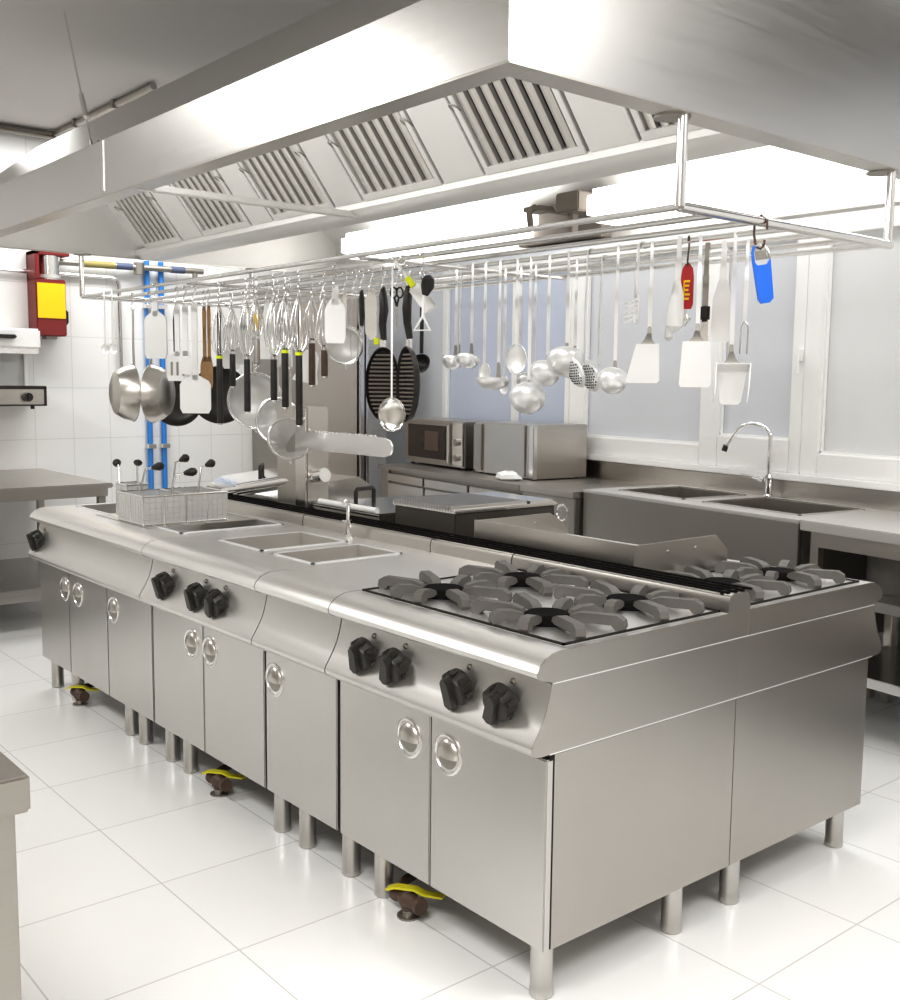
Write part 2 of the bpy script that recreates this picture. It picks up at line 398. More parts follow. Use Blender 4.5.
# --- range top: recessed pan, burners and cast iron pan supports
def range_top(t, base, x0, x1, y0, y1, centres, nx, ny, z=ZTOP):
    p = MB(); p.box(x0, y0, z-.001, x1, y1, z+.0025, .001)
    obj('burner_deck', p, ST, t, base)
    e = MB()
    for q in ((x0, y0, x1, y0+.006), (x0, y1-.006, x1, y1), (x0, y0, x0+.006, y1), (x1-.006, y0, x1, y1)): e.box(q[0], q[1], z+.001, q[2], q[3], z+.006)
    obj('deck_edge', e, DARKGAP, t, base)
    for (cx, cy) in centres:
        b = MB(); Mb = Matrix.Translation((cx, cy, z+.002))
        b.lathe([(0, 0), (.062, 0), (.062, .008), (.056, .012), (.054, .020), (.048, .024), (0, .025)], 28, Mb)
        bo = obj('burner', b, IRONB, t, base)
        g = MB()
        hx, hy = (x1-x0)/(2*nx), (y1-y0)/(2*ny)
        # heavy radial fingers, tall at the outside and tapering to the flame
        for k in range(8):
            a = 2*PI*k/8 + PI/8
            ca, sa = math.cos(a), math.sin(a)
            ro = min(hx/abs(ca) if abs(ca) > 1e-3 else 9, hy/abs(sa) if abs(sa) > 1e-3 else 9) - .008
            ri = .058
            Mf = Mb @ Matrix.Rotation(a, 4, 'Z')
            prof = [(ri, .014), (ri+.006, .026), (ri+.03, .034), (ro-.02, .036), (ro-.003, .026), (ro, .010), (ro-.006, .0), (ro-.022, .0), (ro-.034, .012), (ri+.02, .010)]
            g.prism(prof, -.0125, .0125, 'y', Mf)
        obj('pan_support', g, IRON, t, base)
range_top(rng, rb, .065, .628, .022, .785, [(.2, .21), (.49, .21), (.2, .60), (.49, .60)], 2, 2)

# --- rear row
RL = [(1.29, .06), (.84, .05), (1.29, .36)]
r1, b1 = shell('rear_gas_range', 'stainless two-burner gas range at the near end of the rear row of the island', 'stove', 0, .4, rear=True, legs=[(1.30, .06), (.755, .05), (1.3, .35)], group=GR)
range_top(r1, b1, .745, 1.30, .022, .385, [(.885, .205), (1.165, .205)], 2, 1)
r2_, b2 = shell('rear_griddle', 'stainless griddle module with splash guards behind the four-burner range', 'griddle', .4, 1.2, rear=True, holes=[(.12, .46, .58, 1.14, .795)], legs=[(1.3, .5), (1.3, 1.1)], group=GR)
m = MB()
side = [(.748, ZTOP), (.748, .925), (1.10, .925), (1.19, .872), (1.19, ZTOP)]
side2 = [(.748, ZTOP), (.748, .925), (1.13, .925), (1.19, .875), (1.19, ZTOP)]
m.prism(side, 1.095, 1.10, 'y'); m.prism(side2, .405, .41, 'y'); m.box(.744, .405, ZTOP, .749, 1.10, .927)
for yy in (1.095, .405):
    for xx in (.90, 1.03): m.cyl((xx, yy-.003, .895), (xx, yy+.004, .895), .005, 10)
obj('splash_guard', m, S, r2_, b2)
r3, b3 = shell('rear_cabinet', 'stainless rear cabinet carrying the dark charcoal grill', 'cabinet', 1.2, 1.62, rear=True, legs=[(1.3, 1.3)], group=GR)
r4, b4 = shell('rear_tilting_pan', 'stainless rear module with a flat white-edged lid beside the tap', 'cooker', 1.62, 2.25, rear=True, legs=[(1.3, 1.8)], group=GR)
r5, b5 = shell('rear_braising_pan', 'stainless rear module at the far end with a domed lid and black loop handle', 'cooker', 2.25, 3.2, rear=True, legs=[(1.3, 2.5), (1.3, 3.1)], group=GR)
# lids
def loop_handle(c, ux, uy, w, h, t, base, m=BLACK, r=.009):
    c = Vector(c); u = Vector((ux, uy, 0)).normalized()*w/2
    mb = MB(); mb.tube([c-u, c-u+Vector((0, 0, h*.8)), c-u*.85+Vector((0, 0, h)), c+u*.85+Vector((0, 0, h)), c+u+Vector((0, 0, h*.8)), c+u], r, 8)
    return obj('lid_handle', mb, m, t, base)
m = MB(); m.box(.77, 1.68, .8155, 1.27, 2.155, .865, .006); m.box(.765, 1.675, .865, 1.275, 2.16, .885, .006); obj('lid', m, SP, r4, b4)
m = MB(); m.cyl((.775, 1.70, .895), (.775, 2.10, .895), .012, 12); obj('lid_bar', m, WHITEP, r4, b4, label='pale rounded front edge of the lid')
loop_handle((1.0, 2.1, .885), 1, .2, .11, .05, r4, b4)
m = MB(); m.prism([(.78, .8155), (.78, .875), (.86, .92), (1.2, .95), (1.28, .90), (1.28, .8155)], 2.43, 3.12, 'y'); obj('lid', m, SP, r5, b5)
loop_handle((.93, 2.85, .925), .55, .83, .16, .06, r5, b5)
m = MB(); m.cyl((.755, 2.73, .892), (.80, 2.10, 1.002), .030, 18); m.cyl((.74, 2.86, .872), (.755, 2.73, .892), .02, 14); obj('balance_cylinder', m, SP, r5, b5)
# post with toothed arm
post = thing('steel_post', 'upright square steel post rising behind the far part of the island rails', 'post', (.81, 2.29, ZTOP))
m = MB(); m.box(.755, 2.17, .8155, .865, 2.41, 1.28, .006); obj('column', m, S, post, (.81, 2.29, ZTOP))
m = MB(); m.box(.75, 2.17, .86, .757, 2.25, 1.27, .002); obj('cover_plate', m, SP, post, (.81, 2.29, ZTOP))
arm = [(2.17, 1.105), (2.17, 1.178)]
n = 17
for k in range(n):
    y = 2.14 - k*(.47/n); arm += [(y, 1.178), (y-.006, 1.185), (y-.016, 1.185), (y-.022, 1.178)]
arm += [(1.62, 1.178), (1.585, 1.168), (1.572, 1.15), (1.572, 1.135), (1.585, 1.115), (1.62, 1.105)]
m = MB(); m.prism(arm, .748, .756, 'x'); obj('toothed_arm', m, SR, post, (.81, 2.29, ZTOP), label='flat steel arm with toothed upper edge and rounded tip')
# charcoal grill on the rear row
gr = thing('charcoal_grill', 'dark boxy grill with a steel slatted top on the rear row', 'grill', (1.01, 1.40, ZTOP))
gb = (1.01, 1.40, ZTOP)
m = MB(); m.box(.765, 1.225, .8155, 1.255, 1.575, .932, .004); obj('housing', m, mottled('dark_housing', (.05, .045, .04), (.08, .07, .06), 8, .4), gr, gb)
m = MB(); m.box(.758, 1.218, .932, 1.263, 1.582, .944, .003)
obj('top_frame', m, SP, gr, gb)
for k in range(22):
    y = 1.235 + k*.0155
    m = MB(); m.box(.752, y, .938, 1.12, y+.009, .957, .003); obj('slat', m, SR, gr, gb)
m = MB(); m.box(1.13, 1.23, .944, 1.255, 1.57, .953, .003); obj('rear_plate', m, SP, gr, gb)
# ridge rails between both rows
rails = thing('flue_grille', 'long dark grille of parallel bars along the ridge between the two rows', 'grille', (.68, 1.5, .863))
fb_ = (.68, 1.5, .863)
for k in range(4):
    x = .634 + k*.031
    m = MB(); m.box(x, .004, .8635, x+.011, 3.19, .8685, .0015); obj('bar', m, IRONB, rails, fb_)
for y in (.03, 1.19, 2.25, 3.1):
    m = MB(); m.box(.632, y, .8632, .742, y+.012, .8645, .0003); obj('cross_strip', m, SD, rails, fb_)
# tap on the ridge
tp = thing('island_tap', 'slim upright chrome water tap beside the sunken wells of the island', 'tap', (.592, 1.626, ZTOP))
tb = (.592, 1.626, ZTOP)
m = MB(); m.lathe([(0, 0), (.016, 0), (.016, .012), (.011, .016), (.011, .05), (.014, .052), (.014, .066), (0, .068)], 16, Matrix.Translation((.592, 1.626, ZTOP))); obj('base', m, CHROME, tp, tb)
m = MB(); m.tube([(.592, 1.626, .88), (.592, 1.626, .935), (.585, 1.618, .953), (.565, 1.60, .958), (.545, 1.585, .95)], .0075, 10); obj('spout', m, CHROME, tp, tb)
m = MB(); m.box(.588, 1.632, .872, .596, 1.665, .878, .002); obj('lever', m, CHROME, tp, tb)

# pasta baskets
m = MB(); m.box(.105, 2.27, .8155, .585, 2.79, .8175, .0005); obj('drain_tray', m, S, fry, fb)
def basket(x0, y0, x1, y1, z0, z1, label, handles):
    c = ((x0+x1)/2, (y0+y1)/2, z0)
    t = thing('pasta_basket', label, 'basket', c, group='wire baskets on the pasta cooker')
    m = MB(); th = .002
    m.box(x0, y0, z0, x1, y1, z0+th)
    for q in ((x0, y0, x0+th, y1), (x1-th, y0, x1, y1), (x0, y0, x1, y0+th), (x0, y1-th, x1, y1)): m.box(q[0], q[1], z0, q[2], q[3], z1)
    obj('mesh_body', m, MESHW, t, c)
    m = MB(); r = .0042
    for z in (z0+.003, z1):
        m.tube([(x0, y0, z), (x1, y0, z), (x1, y1, z), (x0, y1, z), (x0, y0, z)], r if z == z1 else .003, 6)
    for (x, y) in ((x0, y0), (x1, y0), (x1, y1), (x0, y1), ((x0+x1)/2, y0), (x0, (y0+y1)/2)): m.cyl((x, y, z0), (x, y, z1), .0028, 6)
    k = 1
    while z0+k*.022 < z1:
        z = z0+k*.022; m.tube([(x0, y0, z), (x1, y0, z), (x1, y1, z), (x0, y1, z), (x0, y0, z)], .0010, 4); k += 1
    n = int((y1-y0)/.022)
    for i in range(1, n):
        y = y0+(y1-y0)*i/n
        for x in (x0, x1): m.cyl((x, y, z0), (x, y, z1), .0009, 4)
    n = int((x1-x0)/.022)
    for i in range(1, n):
        x = x0+(x1-x0)*i/n
        for y in (y0, y1): m.cyl((x, y, z0), (x, y, z1), .0009, 4)
    obj('wire_frame', m, SR, t, c)
    for (hx, hy, tx, ty, tz) in handles:
        m = MB(); p0 = Vector((hx, hy, z1)); p2 = Vector((tx, ty, tz)); d = (p2-p0)
        p1 = p0 + Vector((d.x*.25, d.y*.25, d.z*.85))
        pts = [p0 + (p1-p0)*.0, p0*.4+p1*.6, p1, p1*.5+p2*.5]
        m.tube(pts, .0042, 8); h = obj('handle', m, SR, t, c)
        g = MB(); a = p1*.5+p2*.5; e = (p2-a).normalized(); q = p2+e*.012
        g.tube([a-e*.004, a+e*.01, a*.4+q*.6, q-e*.006, q], .012, 10, radii=[.007, .013, .018, .014, .006]); gg = obj('grip', g, BLACK, h, c)
    return t
basket(.160, 2.59, .250, 2.70, .818, .955, 'tall narrow wire basket at the left end of the pasta cooker, two upright black grips',
       [(.17, 2.69, .185, 2.75, 1.035), (.21, 2.60, .222, 2.62, 1.04)])
basket(.115, 2.33, .290, 2.57, .818, .932, 'wide wire basket in the middle of the pasta cooker, nearest the knobs',
       [(.20, 2.55, .255, 2.47, 1.037), (.26, 2.40, .335, 2.34, 1.02)])
basket(.298, 2.33, .475, 2.57, .818, .932, 'wide wire basket against the ridge side of the pasta cooker',
       [(.33, 2.53, .365, 2.47, 1.066), (.37, 2.38, .41, 2.33, 1.052)])

# gas valves under the island
def gas_valve(y, label, rot):
    t = thing('gas_valve', label, 'valve', (.03, y, 0), group='gas valves under the island')
    b = (.03, y, 0)
    zc = .046
    m = MB(); m.lathe([(0, 0), (.030, 0), (.030, .005), (.015, .008), (.015, .03), (0, .03)], 18, Matrix.Translation((.03, y, 0))); obj('floor_flange', m, SD, t, b)
    m = MB(); m.tube([(.03, y-.055, zc), (.03, y-.04, zc), (.03, y-.03, zc), (.03, y, zc), (.03, y+.03, zc), (.03, y+.04, zc), (.03, y+.055, zc)], .02, 14, radii=[.022, .022, .017, .027, .017, .022, .022])
    m.cyl((.03, y, .02), (.03, y, zc), .018, 14); m.cyl((.03, y, zc), (.03, y, .078), .011, 12); obj('valve_body', m, BROWN, t, b)
    m = MB(); Mr = Matrix.Translation((.03, y, .077)) @ Matrix.Rotation(rot, 4, 'Z')
    m.ribbon([(-.06, 0, -.012), (-.035, 0, -.002), (.02, 0, .002), (.045, 0, -.006), (.10, 0, -.004)], .024, .006, (0, 1, 0), Mr); obj('lever', m, LIMEV, t, b, label='yellow lever')
    m = MB(); m.tube([(.03, y+.05, zc), (.09, y+.09, zc), (.2, y+.10, .06), (.3, y+.10, .11)], .013, 10); obj('hose', m, BROWN, t, b)
gas_valve(.525, 'yellow-levered gas valve on the floor under the four-burner range', R(-62))
gas_valve(1.57, 'yellow-levered gas valve on the floor under the cabinet with sunken wells', R(-62))
gas_valve(2.83, 'yellow-levered gas valve on the floor under the pasta cooker', R(-55))

# ------------------------------------------------------------------ extraction hood
HX0, HX1, HY0, HY1, HZ, HZ1, HT = -.165, 1.875, -.017, 3.63, 1.985, 2.166, 2.468
hood = thing('extractor_hood', 'huge stainless extractor canopy hanging over the whole island', 'hood', (.85, 1.75, HZ))
hb = (.85, 1.75, HZ)
th = .004
sx = .20
m = MB()
m.box(HX0, HY0, HZ+.004, HX0+th, 1.943, HZ1, .001); m.box(HX0, 1.947, HZ+.004, HX0+th, HY1, HZ1, .001)
obj('front_panel', m, SH, hood, hb)
gab = [(HX0, HZ+.004), (HX0, HZ1), (sx, HT), (HX1-.36, HT), (HX1, HZ1), (HX1, HZ+.004)]
m = MB(); m.prism(gab, HY0-th, HY0, 'y'); obj('end_panel', m, SH, hood, hb)
m = MB(); m.prism(gab, HY1, HY1+th, 'y'); obj('end_panel', m, SI, hood, hb)
m = MB(); m.prism([(HX0, HZ1), (sx, HT), (sx, HT-th), (HX0+th, HZ1-th)], HY0, HY1, 'y'); obj('sloping_panel', m, SH, hood, hb)
m = MB(); m.box(sx, HY0, HT-th, HX1-.36, HY1, HT)
m.prism([(HX1, HZ1), (HX1-.36, HT), (HX1-.36, HT-th), (HX1-th, HZ1-th)], HY0, HY1, 'y'); obj('top_panel', m, SI, hood, hb)
m = MB(); m.box(HX1-th, HY0, HZ+.004, HX1, HY1, HZ1); obj('rear_panel', m, SI, hood, hb)
# inward lips
m = MB()
LW = .066
m.box(HX0, HY0-th, HZ, HX0+LW, HY1, HZ+.004, .0005); m.box(HX1-LW, HY0-th, HZ, HX1, HY1, HZ+.004, .0005)
m.box(HX0+LW, HY0-th, HZ, HX1-LW, HY0+LW, HZ+.004, .0005); m.box(HX0+LW, HY1-.02, HZ, HX1-LW, HY1, HZ+.004, .0005)
m.box(HX0+LW-.004, HY0+LW, HZ+.004, HX0+LW, HY1-.02, HZ+.022); m.box(HX0+LW, HY0+LW-.004, HZ+.004, HX1-LW, HY0+LW, HZ+.022)
obj('bottom_lip', m, S, hood, hb)
m = MB(); m.box(HX0-.003, HY0-.007, HZ+.002, HX0+.004, HY0-.0005, HZ1+.01, .001); obj('corner_trim', m, SR, hood, hb)
m = MB(); m.box(HX0-.003, 1.937, HZ+.015, HX0+.001, 1.951, HZ1, .001); obj('seam_trim', m, SR, hood, hb)
# gutter beam carrying the filters
BX0, BX1 = .662, .80
m = MB(); m.prism([(BX0, 2.03), (BX0, 2.004), (BX0+.03, 1.986), (BX1, 1.986), (BX1+.02, 2.03)], HY0+.002, HY1-.002, 'y'); obj('gutter_beam', m, SI, hood, hb)
# filter bank: sloping from the beam up towards the front
FB, FT = Vector((.664, 0, 2.022)), Vector((.345, 0, 2.43))
fd = (FT-FB); fl_ = fd.length; fd.normalize(); fn = Vector((-fd.z, 0, fd.x)); fn = fn if fn.z < 0 else -fn   # faces down to the front
def FM(y):   # local: x along +y, y up the slope, z out of the face (down/front)
    Mx = Matrix((( 0, fd.x, fn.x, FB.x), (1, 0, 0, y), (0, fd.z, fn.z, FB.z), (0, 0, 0, 1))); return Mx
m = MB(); m.box(HY0, 0, -.03, HY1, fl_, -.026, 0, FM(0)); obj('filter_backing', m, SI, hood, hb)
spans = [(.02, .345), (.545, .965), (1.182, 1.618), (1.812, 2.245), (2.435, 2.858), (3.08, 3.475)]
fs = [(a, b) for a, b in spans]
for a, b in fs:
    f = MB(); w = b-a; e = .022
    f.box(0, .004, -.012, w, .03, .006, .002, FM(a)); f.box(0, fl_-.03, -.012, w, fl_, .006, .002, FM(a))
    f.box(0, .03, -.012, e, fl_-.03, .006, .002, FM(a)); f.box(w-e, .03, -.012, w, fl_-.03, .006, .002, FM(a))
    fo = obj('grease_filter', f, SI, hood, hb)
    d = MB(); d.box(e, .03, -.022, w-e, fl_-.03, -.020, 0, FM(a)); obj('filter_void', d, DARKGAP, fo, hb)
    n = 7
    for k in range(n):
        x = e + (w-2*e)*(k+.5)/n; hw = (w-2*e)/n*.33
        q = MB()
        q.prism([(x-hw, -.016), (x-hw*.9, -.002), (x-hw*.3, .003), (x+hw*.3, .003), (x+hw*.9, -.002), (x+hw, -.016)], .03, fl_-.03, 'y',
                FM(a) @ Matrix(((1, 0, 0, 0), (0, 1, 0, 0), (0, 0, 1, 0), (0, 0, 0, 1))))
        obj('baffle', q, SF, fo, hb)
    for x in (w-.010, .010):
        q = MB(); ring = [(.013*math.cos(2*PI*k/16), .024*math.sin(2*PI*k/16), .004) for k in range(17)]
        q.tube(ring, .0022, 6, False, FM(a) @ Matrix.Translation((x, fl_*.44, .004)) @ Matrix.Rotation(.5, 4, 'X')); obj('ring_pull', q, SD, fo, hb)
# blank plates between the filters
gaps = [(.355, .535), (.975, 1.172), (1.628, 1.802), (2.255, 2.425), (2.868, 3.07)]
for a, b in gaps:
    m = MB(); m.box(.002, .004, -.012, b-a-.002, fl_, .004, .002, FM(a)); obj('blank_plate', m, SI, hood, hb)
# stiffening cross bar
m = MB(); m.box(HX0+.02, 1.715, HZ-.004, BX0+.03, 1.745, HZ+.018, .003); obj('cross_bar', m, SI, hood, hb)
# rear lighting inside the canopy
m = MB(); m.prism([(BX1+.02, 2.03), (1.12, 2.43), (1.115, 2.435), (BX1+.012, 2.035)], HY0+.002, HY1-.002, 'y'); obj('rear_filter_bank', m, SI, hood, hb)
for (a, b, lab) in ((.12, 1.45, 'near'), (1.90, 3.20, 'far')):
    l = thing('canopy_lamp', 'glowing white %s lamp inside the rear half of the canopy' % ('nearer' if lab == 'near' else 'farther'), 'lamp', (1.72, (a+b)/2, 2.03))
    lb = (1.72, (a+b)/2, 2.03)
    m = MB(); m.box(1.60, a, 2.03, 1.84, b, 2.16, .03); obj('diffuser', m, LAMP, l, lb)
    m = MB(); m.box(1.84, a+.1, 2.08, 1.873, b-.1, 2.11, .002); obj('bracket', m, SD, l, lb)
m = MB(); m.box(1.80, 1.53, 2.0, 1.87, 2.03, 2.162, .004); m.box(1.62, 1.49, 2.085, 1.80, 1.62, 2.165, .005); m.box(1.66, 1.56, 1.99, 1.70, 1.585, 2.09, .003); m.tube([(1.60, 1.72, 2.12), (1.55, 1.70, 2.09), (1.55, 1.69, 2.03)], .014, 8); m.box(1.57, 1.66, 2.1, 1.66, 1.76, 2.12, .003); m.box(1.74, 1.53, 2.1, 1.87, 1.57, 2.12, .002); m.box(1.66, 1.69, 2.105, 1.87, 1.72, 2.115, .002)
obj('wiring_box', m, mottled('dull_wiring', (.20, .17, .14), (.30, .27, .24), 12, .5), hood, hb)

# suspension cable and ceiling conduits
sc = thing('suspension_rod', 'thin taut steel suspension rod from the ceiling to the front of the hood', 'rod', (.17, 3.16, ZC))
sb_ = (.17, 3.16, ZC)
p0, p1 = Vector((.17, 3.16, ZC)), Vector((-.160, 2.06, 2.185))
m = MB(); m.cyl(p0, p1, .0035, 8); obj('rod', m, SR, sc, sb_)
m = MB(); m.cyl(p0+(p1-p0)*.70, p0+(p1-p0)*.86, .010, 10); obj('turnbuckle', m, SP, sc, sb_)
m = MB(); m.tube([p1, p1+Vector((0, -.01, -.02)), p1+Vector((.0, -.03, -.035)), p1+Vector((0, -.05, -.02)), p1+Vector((0, -.07, -.015))], .005, 8); obj('hook', m, SD, sc, sb_)
cd = MB(); cd.tube([(-1.2, 5.40, 2.93), (.84, 5.40, 2.925), (.895, 5.37, 2.925), (.905, 5.30, 2.925), (.905, 4.2, 2.925), (.905, 3.9, 2.925)], .02, 8)
cd.tube([(-1.2, 5.36, 2.90), (.90, 5.36, 2.90)], .012, 8)
tag(obj('ceiling_conduit', cd, SD, None, (.9, 5.4, 2.93)), 'grey cable conduit running round the corner of the ceiling above the hood', 'pipe')
for (y, nm) in ((5.0, 'farther'), (4.4, 'nearer')):
    c = MB(); c.cyl((.905, y, 2.925), (.905, y, ZC), .008, 8); c.box(.880, y-.015, 2.90, .930, y+.015, 2.955-.006, .002)
    tag(obj('conduit_clip', c, SD, None, (.905, y, 2.925)), '%s of the clips holding the ceiling conduit' % nm, 'clip')

# ------------------------------------------------------------------ hanging rack
RX = [.385, .54, .695, .85, 1.005, 1.16, 1.315]
RZ, RY0, RY1 = 1.783, 0.0, 3.615
rack = thing('hanging_rack', 'tubular steel utensil rack of long parallel rails hung beneath the hood', 'rack', (.85, 1.85, RZ)); kb = (.85, 1.85, RZ)
for y in (RY0, RY1):
    m = MB(); m.tube([(RX[0], y, RZ), (RX[-1]+.012, y, RZ)], .0125, 14); obj('end_tube', m, SR, rack, kb)
    for x in (RX[0], RX[-1]):
        top = HZ
        m = MB(); m.cyl((x, y, RZ), (x, y, top), .0125, 14); po = obj('post', m, SR, rack, kb)
        m = MB(); m.lathe([(0, -.004), (.042, -.004), (.042, 0), (0, 0)], 20, Matrix.Translation((x, y+(.03 if y < 1 else -.02), top))); obj('post_flange', m, SD, po, kb)
for x in RX:
    m = MB(); m.cyl((x, RY0, RZ), (x, RY1, RZ), .0078, 10); obj('rail', m, SR, rack, kb)
for y in (1.26, 2.48):
    m = MB(); m.cyl((RX[0], y, RZ-.009), (RX[-1], y, RZ-.009), .006, 8); obj('cross_tube', m, SR, rack, kb)
# ------------------------------------------------------------------ utensils (local: width x, front -y, top at z=0 = rail height)
def U(name, label, cat, x, y, rz, group=None, drop=0.):
    return thing(name, label, cat, (x, y, RZ-drop), rz, group)
def hook_pts(r=.0105, side=1):
    # bends over the rail from the handle (handle hangs on -y side)
    return [(0, -side*r, -.03), (0, -side*r, 0), (0, -side*r*.75, .0075), (0, 0, .0105), (0, side*r*.75, .0075), (0, side*r, 0), (0, side*r*1.0, -.008)]
def hooked_handle(t, L, w=.011, th=.0026, m=SU, taper=None, y_end=None):
    r = .0105
    hp = hook_pts(r)[::-1]
    pts = hp + [(0, -r-.001, -.08), (0, -r-.004, -L*.5), (0, -r-.003, -L)]
    ws = [w*.7]*len(hp) + [w*.8, w, w*.9]
    mb = MB(); mb.ribbon(pts, w, th, (1, 0, 0), widths=ws); return obj('handle', mb, m, t)
def bowl_mb(rad, depth, Mx, th=.0025, seg=24, sx=1., sy=1.):
    mb = MB(); o = [(rad*math.sin(PI/2*k/8), -depth*math.cos(PI/2*k/8)) for k in range(9)]
    i = [(max(0, r-th), z+th*.6) for r, z in o[::-1]]
    i[-1] = (0, -depth+th)
    mb.lathe(o + [(rad+.002, .001)] + i, seg, Mx, sx, sy); return mb
RZU = R(-62)
def ladle(label, y, L, rad, tilt=.25, x=.85, rz=RZU, name='ladle', m=SU, mirror_=1, group='ladles on the hanging rack', dep=.75):
    t = U(name, label, 'ladle', x, y, rz, group)
    H = L-rad*dep-.004
    hooked_handle(t, H)
    Mx = Matrix.Translation((0, -.012-rad*.96*math.cos(tilt), -H-.0+rad*.5*math.sin(tilt)*0)) @ Matrix.Rotation(-tilt, 4, 'X')
    obj('bowl', bowl_mb(rad, rad*dep, Mx), m, t)
    mb = MB(); mb.ribbon([(0, -.0135, -H+.06), (0, -.0145, -H+.02), (0, -.014, -H-.006)], .016, .003, (1, 0, 0), widths=[.009, .013, .018]); obj('neck', mb, SD, t)
    return t
def skimmer(label, y, L, rad, tilt=1.0, x=.85, rz=RZU):
    t = U('skimmer', label, 'skimmer', x, y, rz, 'skimmers on the hanging rack')
    H = L-rad*1.6; hooked_handle(t, H)
    Mx = Matrix.Translation((0, -.012-rad*.55, -H-rad*.62)) @ Matrix.Rotation(-tilt, 4, 'X')
    mb = bowl_mb(rad, rad*.34, Mx); obj('dish', mb, SU, t)
    h = MB()
    for i in range(-4, 5):
        for j in range(-4, 5):
            px, py = i*rad*.19+(j % 2)*rad*.095, j*rad*.17
            rr = math.hypot(px, py)
            if rr < rad*.85:
                zz = -rad*.34*math.sqrt(max(0, 1-(rr/rad)**2))
                h.lathe([(0, zz-.0012), (rad*.055, zz-.0008), (rad*.055, zz+.004), (0, zz+.0042)], 6, Mx @ Matrix.Translation((px, py, 0)))
    obj('perforations', h, DARKGAP, t)
    return t
def spoon(label, y, L, a, b, x=.85, rz=RZU, m=SU, name='serving_spoon', hm=None, group=None, slots=False, hw=.011):
    t = U(name, label, 'spoon', x, y, rz, group)
    H = L-2*b; hooked_handle(t, H+.01, w=hw, m=hm or SU)
    mb = MB(); Mx = Matrix.Translation((0, -.010, -H-b)) @ Matrix.Rotation(PI/2, 4, 'X')
    o = [(math.sin(PI/2*k/7), -.28*math.cos(PI/2*k/7)) for k in range(8)]
    prof = [(r*a, z*a) for r, z in o] + [(r*a*.97, z*a+.0025) for r, z in o[::-1]]
    prof[0] = (0, prof[0][1]); prof[-1] = (0, prof[-1][1])
    mb.lathe(prof, 22, Mx, 1., b/a); obj('bowl', mb, m, t)
    if slots:
        s_ = MB()
        for k in (-1, 0, 1): s_.box(k*a*.36-.0013, -.010-.285*a, -H-b*1.5, k*a*.36+.0013, -.010+.002, -H-b*.5)
        obj('slots', s_, SD, t)
    return t
def turner(label, y, L, w0, w1, bl, x=.85, rz=RZU, cup=False, m=SU, skew=.0):
    t = U('turner', label, 'turner', x, y, rz, 'steel turners on the hanging rack')
    H = L-bl; hooked_handle(t, H-.045, w=.013)
    mb = MB(); mb.ribbon([(0, -.0135, -H+.05), (0, -.015, -H+.03), (0, -.030, -H+.012), (0, -.034, -H-.004)], .02, .003, (1, 0, 0), widths=[.010, .012, .022, .05]); obj('neck', mb, SD, t)
    mb = MB(); y0_ = -.034
    P = [(-w0/2, -H), (w0/2, -H), (w1/2-skew, -H-bl*.93), (w1/2-.008-skew, -H-bl), (-w1/2+.006-skew, -H-bl), (-w1/2-skew, -H-bl*.95)]
    mb.prism(P, y0_-.0015, y0_+.0015, 'y')
    if cup:
        mb.box(-w0/2, y0_-.045, -H-.004, w0/2, y0_, -H, .001)
        mb.prism([(y0_, -H), (y0_-.045, -H), (y0_-.03, -H-bl*.6), (y0_, -H-bl*.95)], -w0/2-.001, -w0/2+.002, 'x'); mb.prism([(y0_, -H), (y0_-.045, -H), (y0_-.03, -H-bl*.6), (y0_, -H-bl*.95)], w0/2-.002, w0/2+.001, 'x')
    obj('blade', mb, m, t); return t

ladle('small steel ladle at the left end of the row of long-handled ladles', 1.325, .355, .038, tilt=.5)
ladle('small steel ladle half hidden, second from the left end of the ladle row', 1.475, .337, .034, rz=R(-110), x=1.005)
ladle('small steel ladle, third from the left end of the ladle row', 1.240, .352, .040, tilt=.5)
spoon('long steel spoon hanging lower than the three small ladles at its left', 1.173, .40, .022, .035, slots=False, group='long spoons on the hanging rack')
ladle('shallow wide steel ladle with two prongs hanging below the spoons', 1.100, .425, .058, name='ladle', dep=.6, tilt=.1)
spoon('long steel spoon right behind the shallow wide ladle', 1.242, .44, .020, .034, x=1.005, group='long spoons on the hanging rack')
spoon('large oval steel serving spoon seen face on, left of the lowest ladle', 1.020, .372, .034, .052, rz=R(-50), group='long spoons on the hanging rack')
spoon('oval steel serving spoon with dark slots next to the large oval one', .992+.168, .359, .026, .045, slots=True, rz=R(-70), x=1.005, group='long spoons on the hanging rack')
ladle('big round steel ladle hanging lowest of the row', .957, .492, .058, tilt=.95, rz=R(-50))
ladle('thin-handled medium steel ladle just right of the lowest ladle', 1.086, .435, .046, tilt=.8, rz=R(-75), x=1.005)
ladle('medium steel ladle with a plain handle left of the two biggest bowls', .869, .405, .048, tilt=.9)
ladle('broad steel ladle, left one of the two biggest bowls in the row', .790, .374, .058, tilt=.75, rz=R(-50))
ladle('broad steel ladle, right one of the two biggest bowls in the row', .899, .378, .060, tilt=.85, rz=R(-60), x=1.005)
skimmer('perforated steel skimmer with the narrow dark edge, beside the biggest ladles', .698, .411, .050, tilt=1.2, rz=R(-112))
skimmer('perforated steel skimmer with broad dark holes, farther from the biggest ladles', .781, .424, .052, tilt=1.3, rz=R(-108), x=1.005)
ladle('deep steel ladle at the right end of the ladle row', .586, .431, .044, tilt=.9, rz=R(-60), dep=.95)
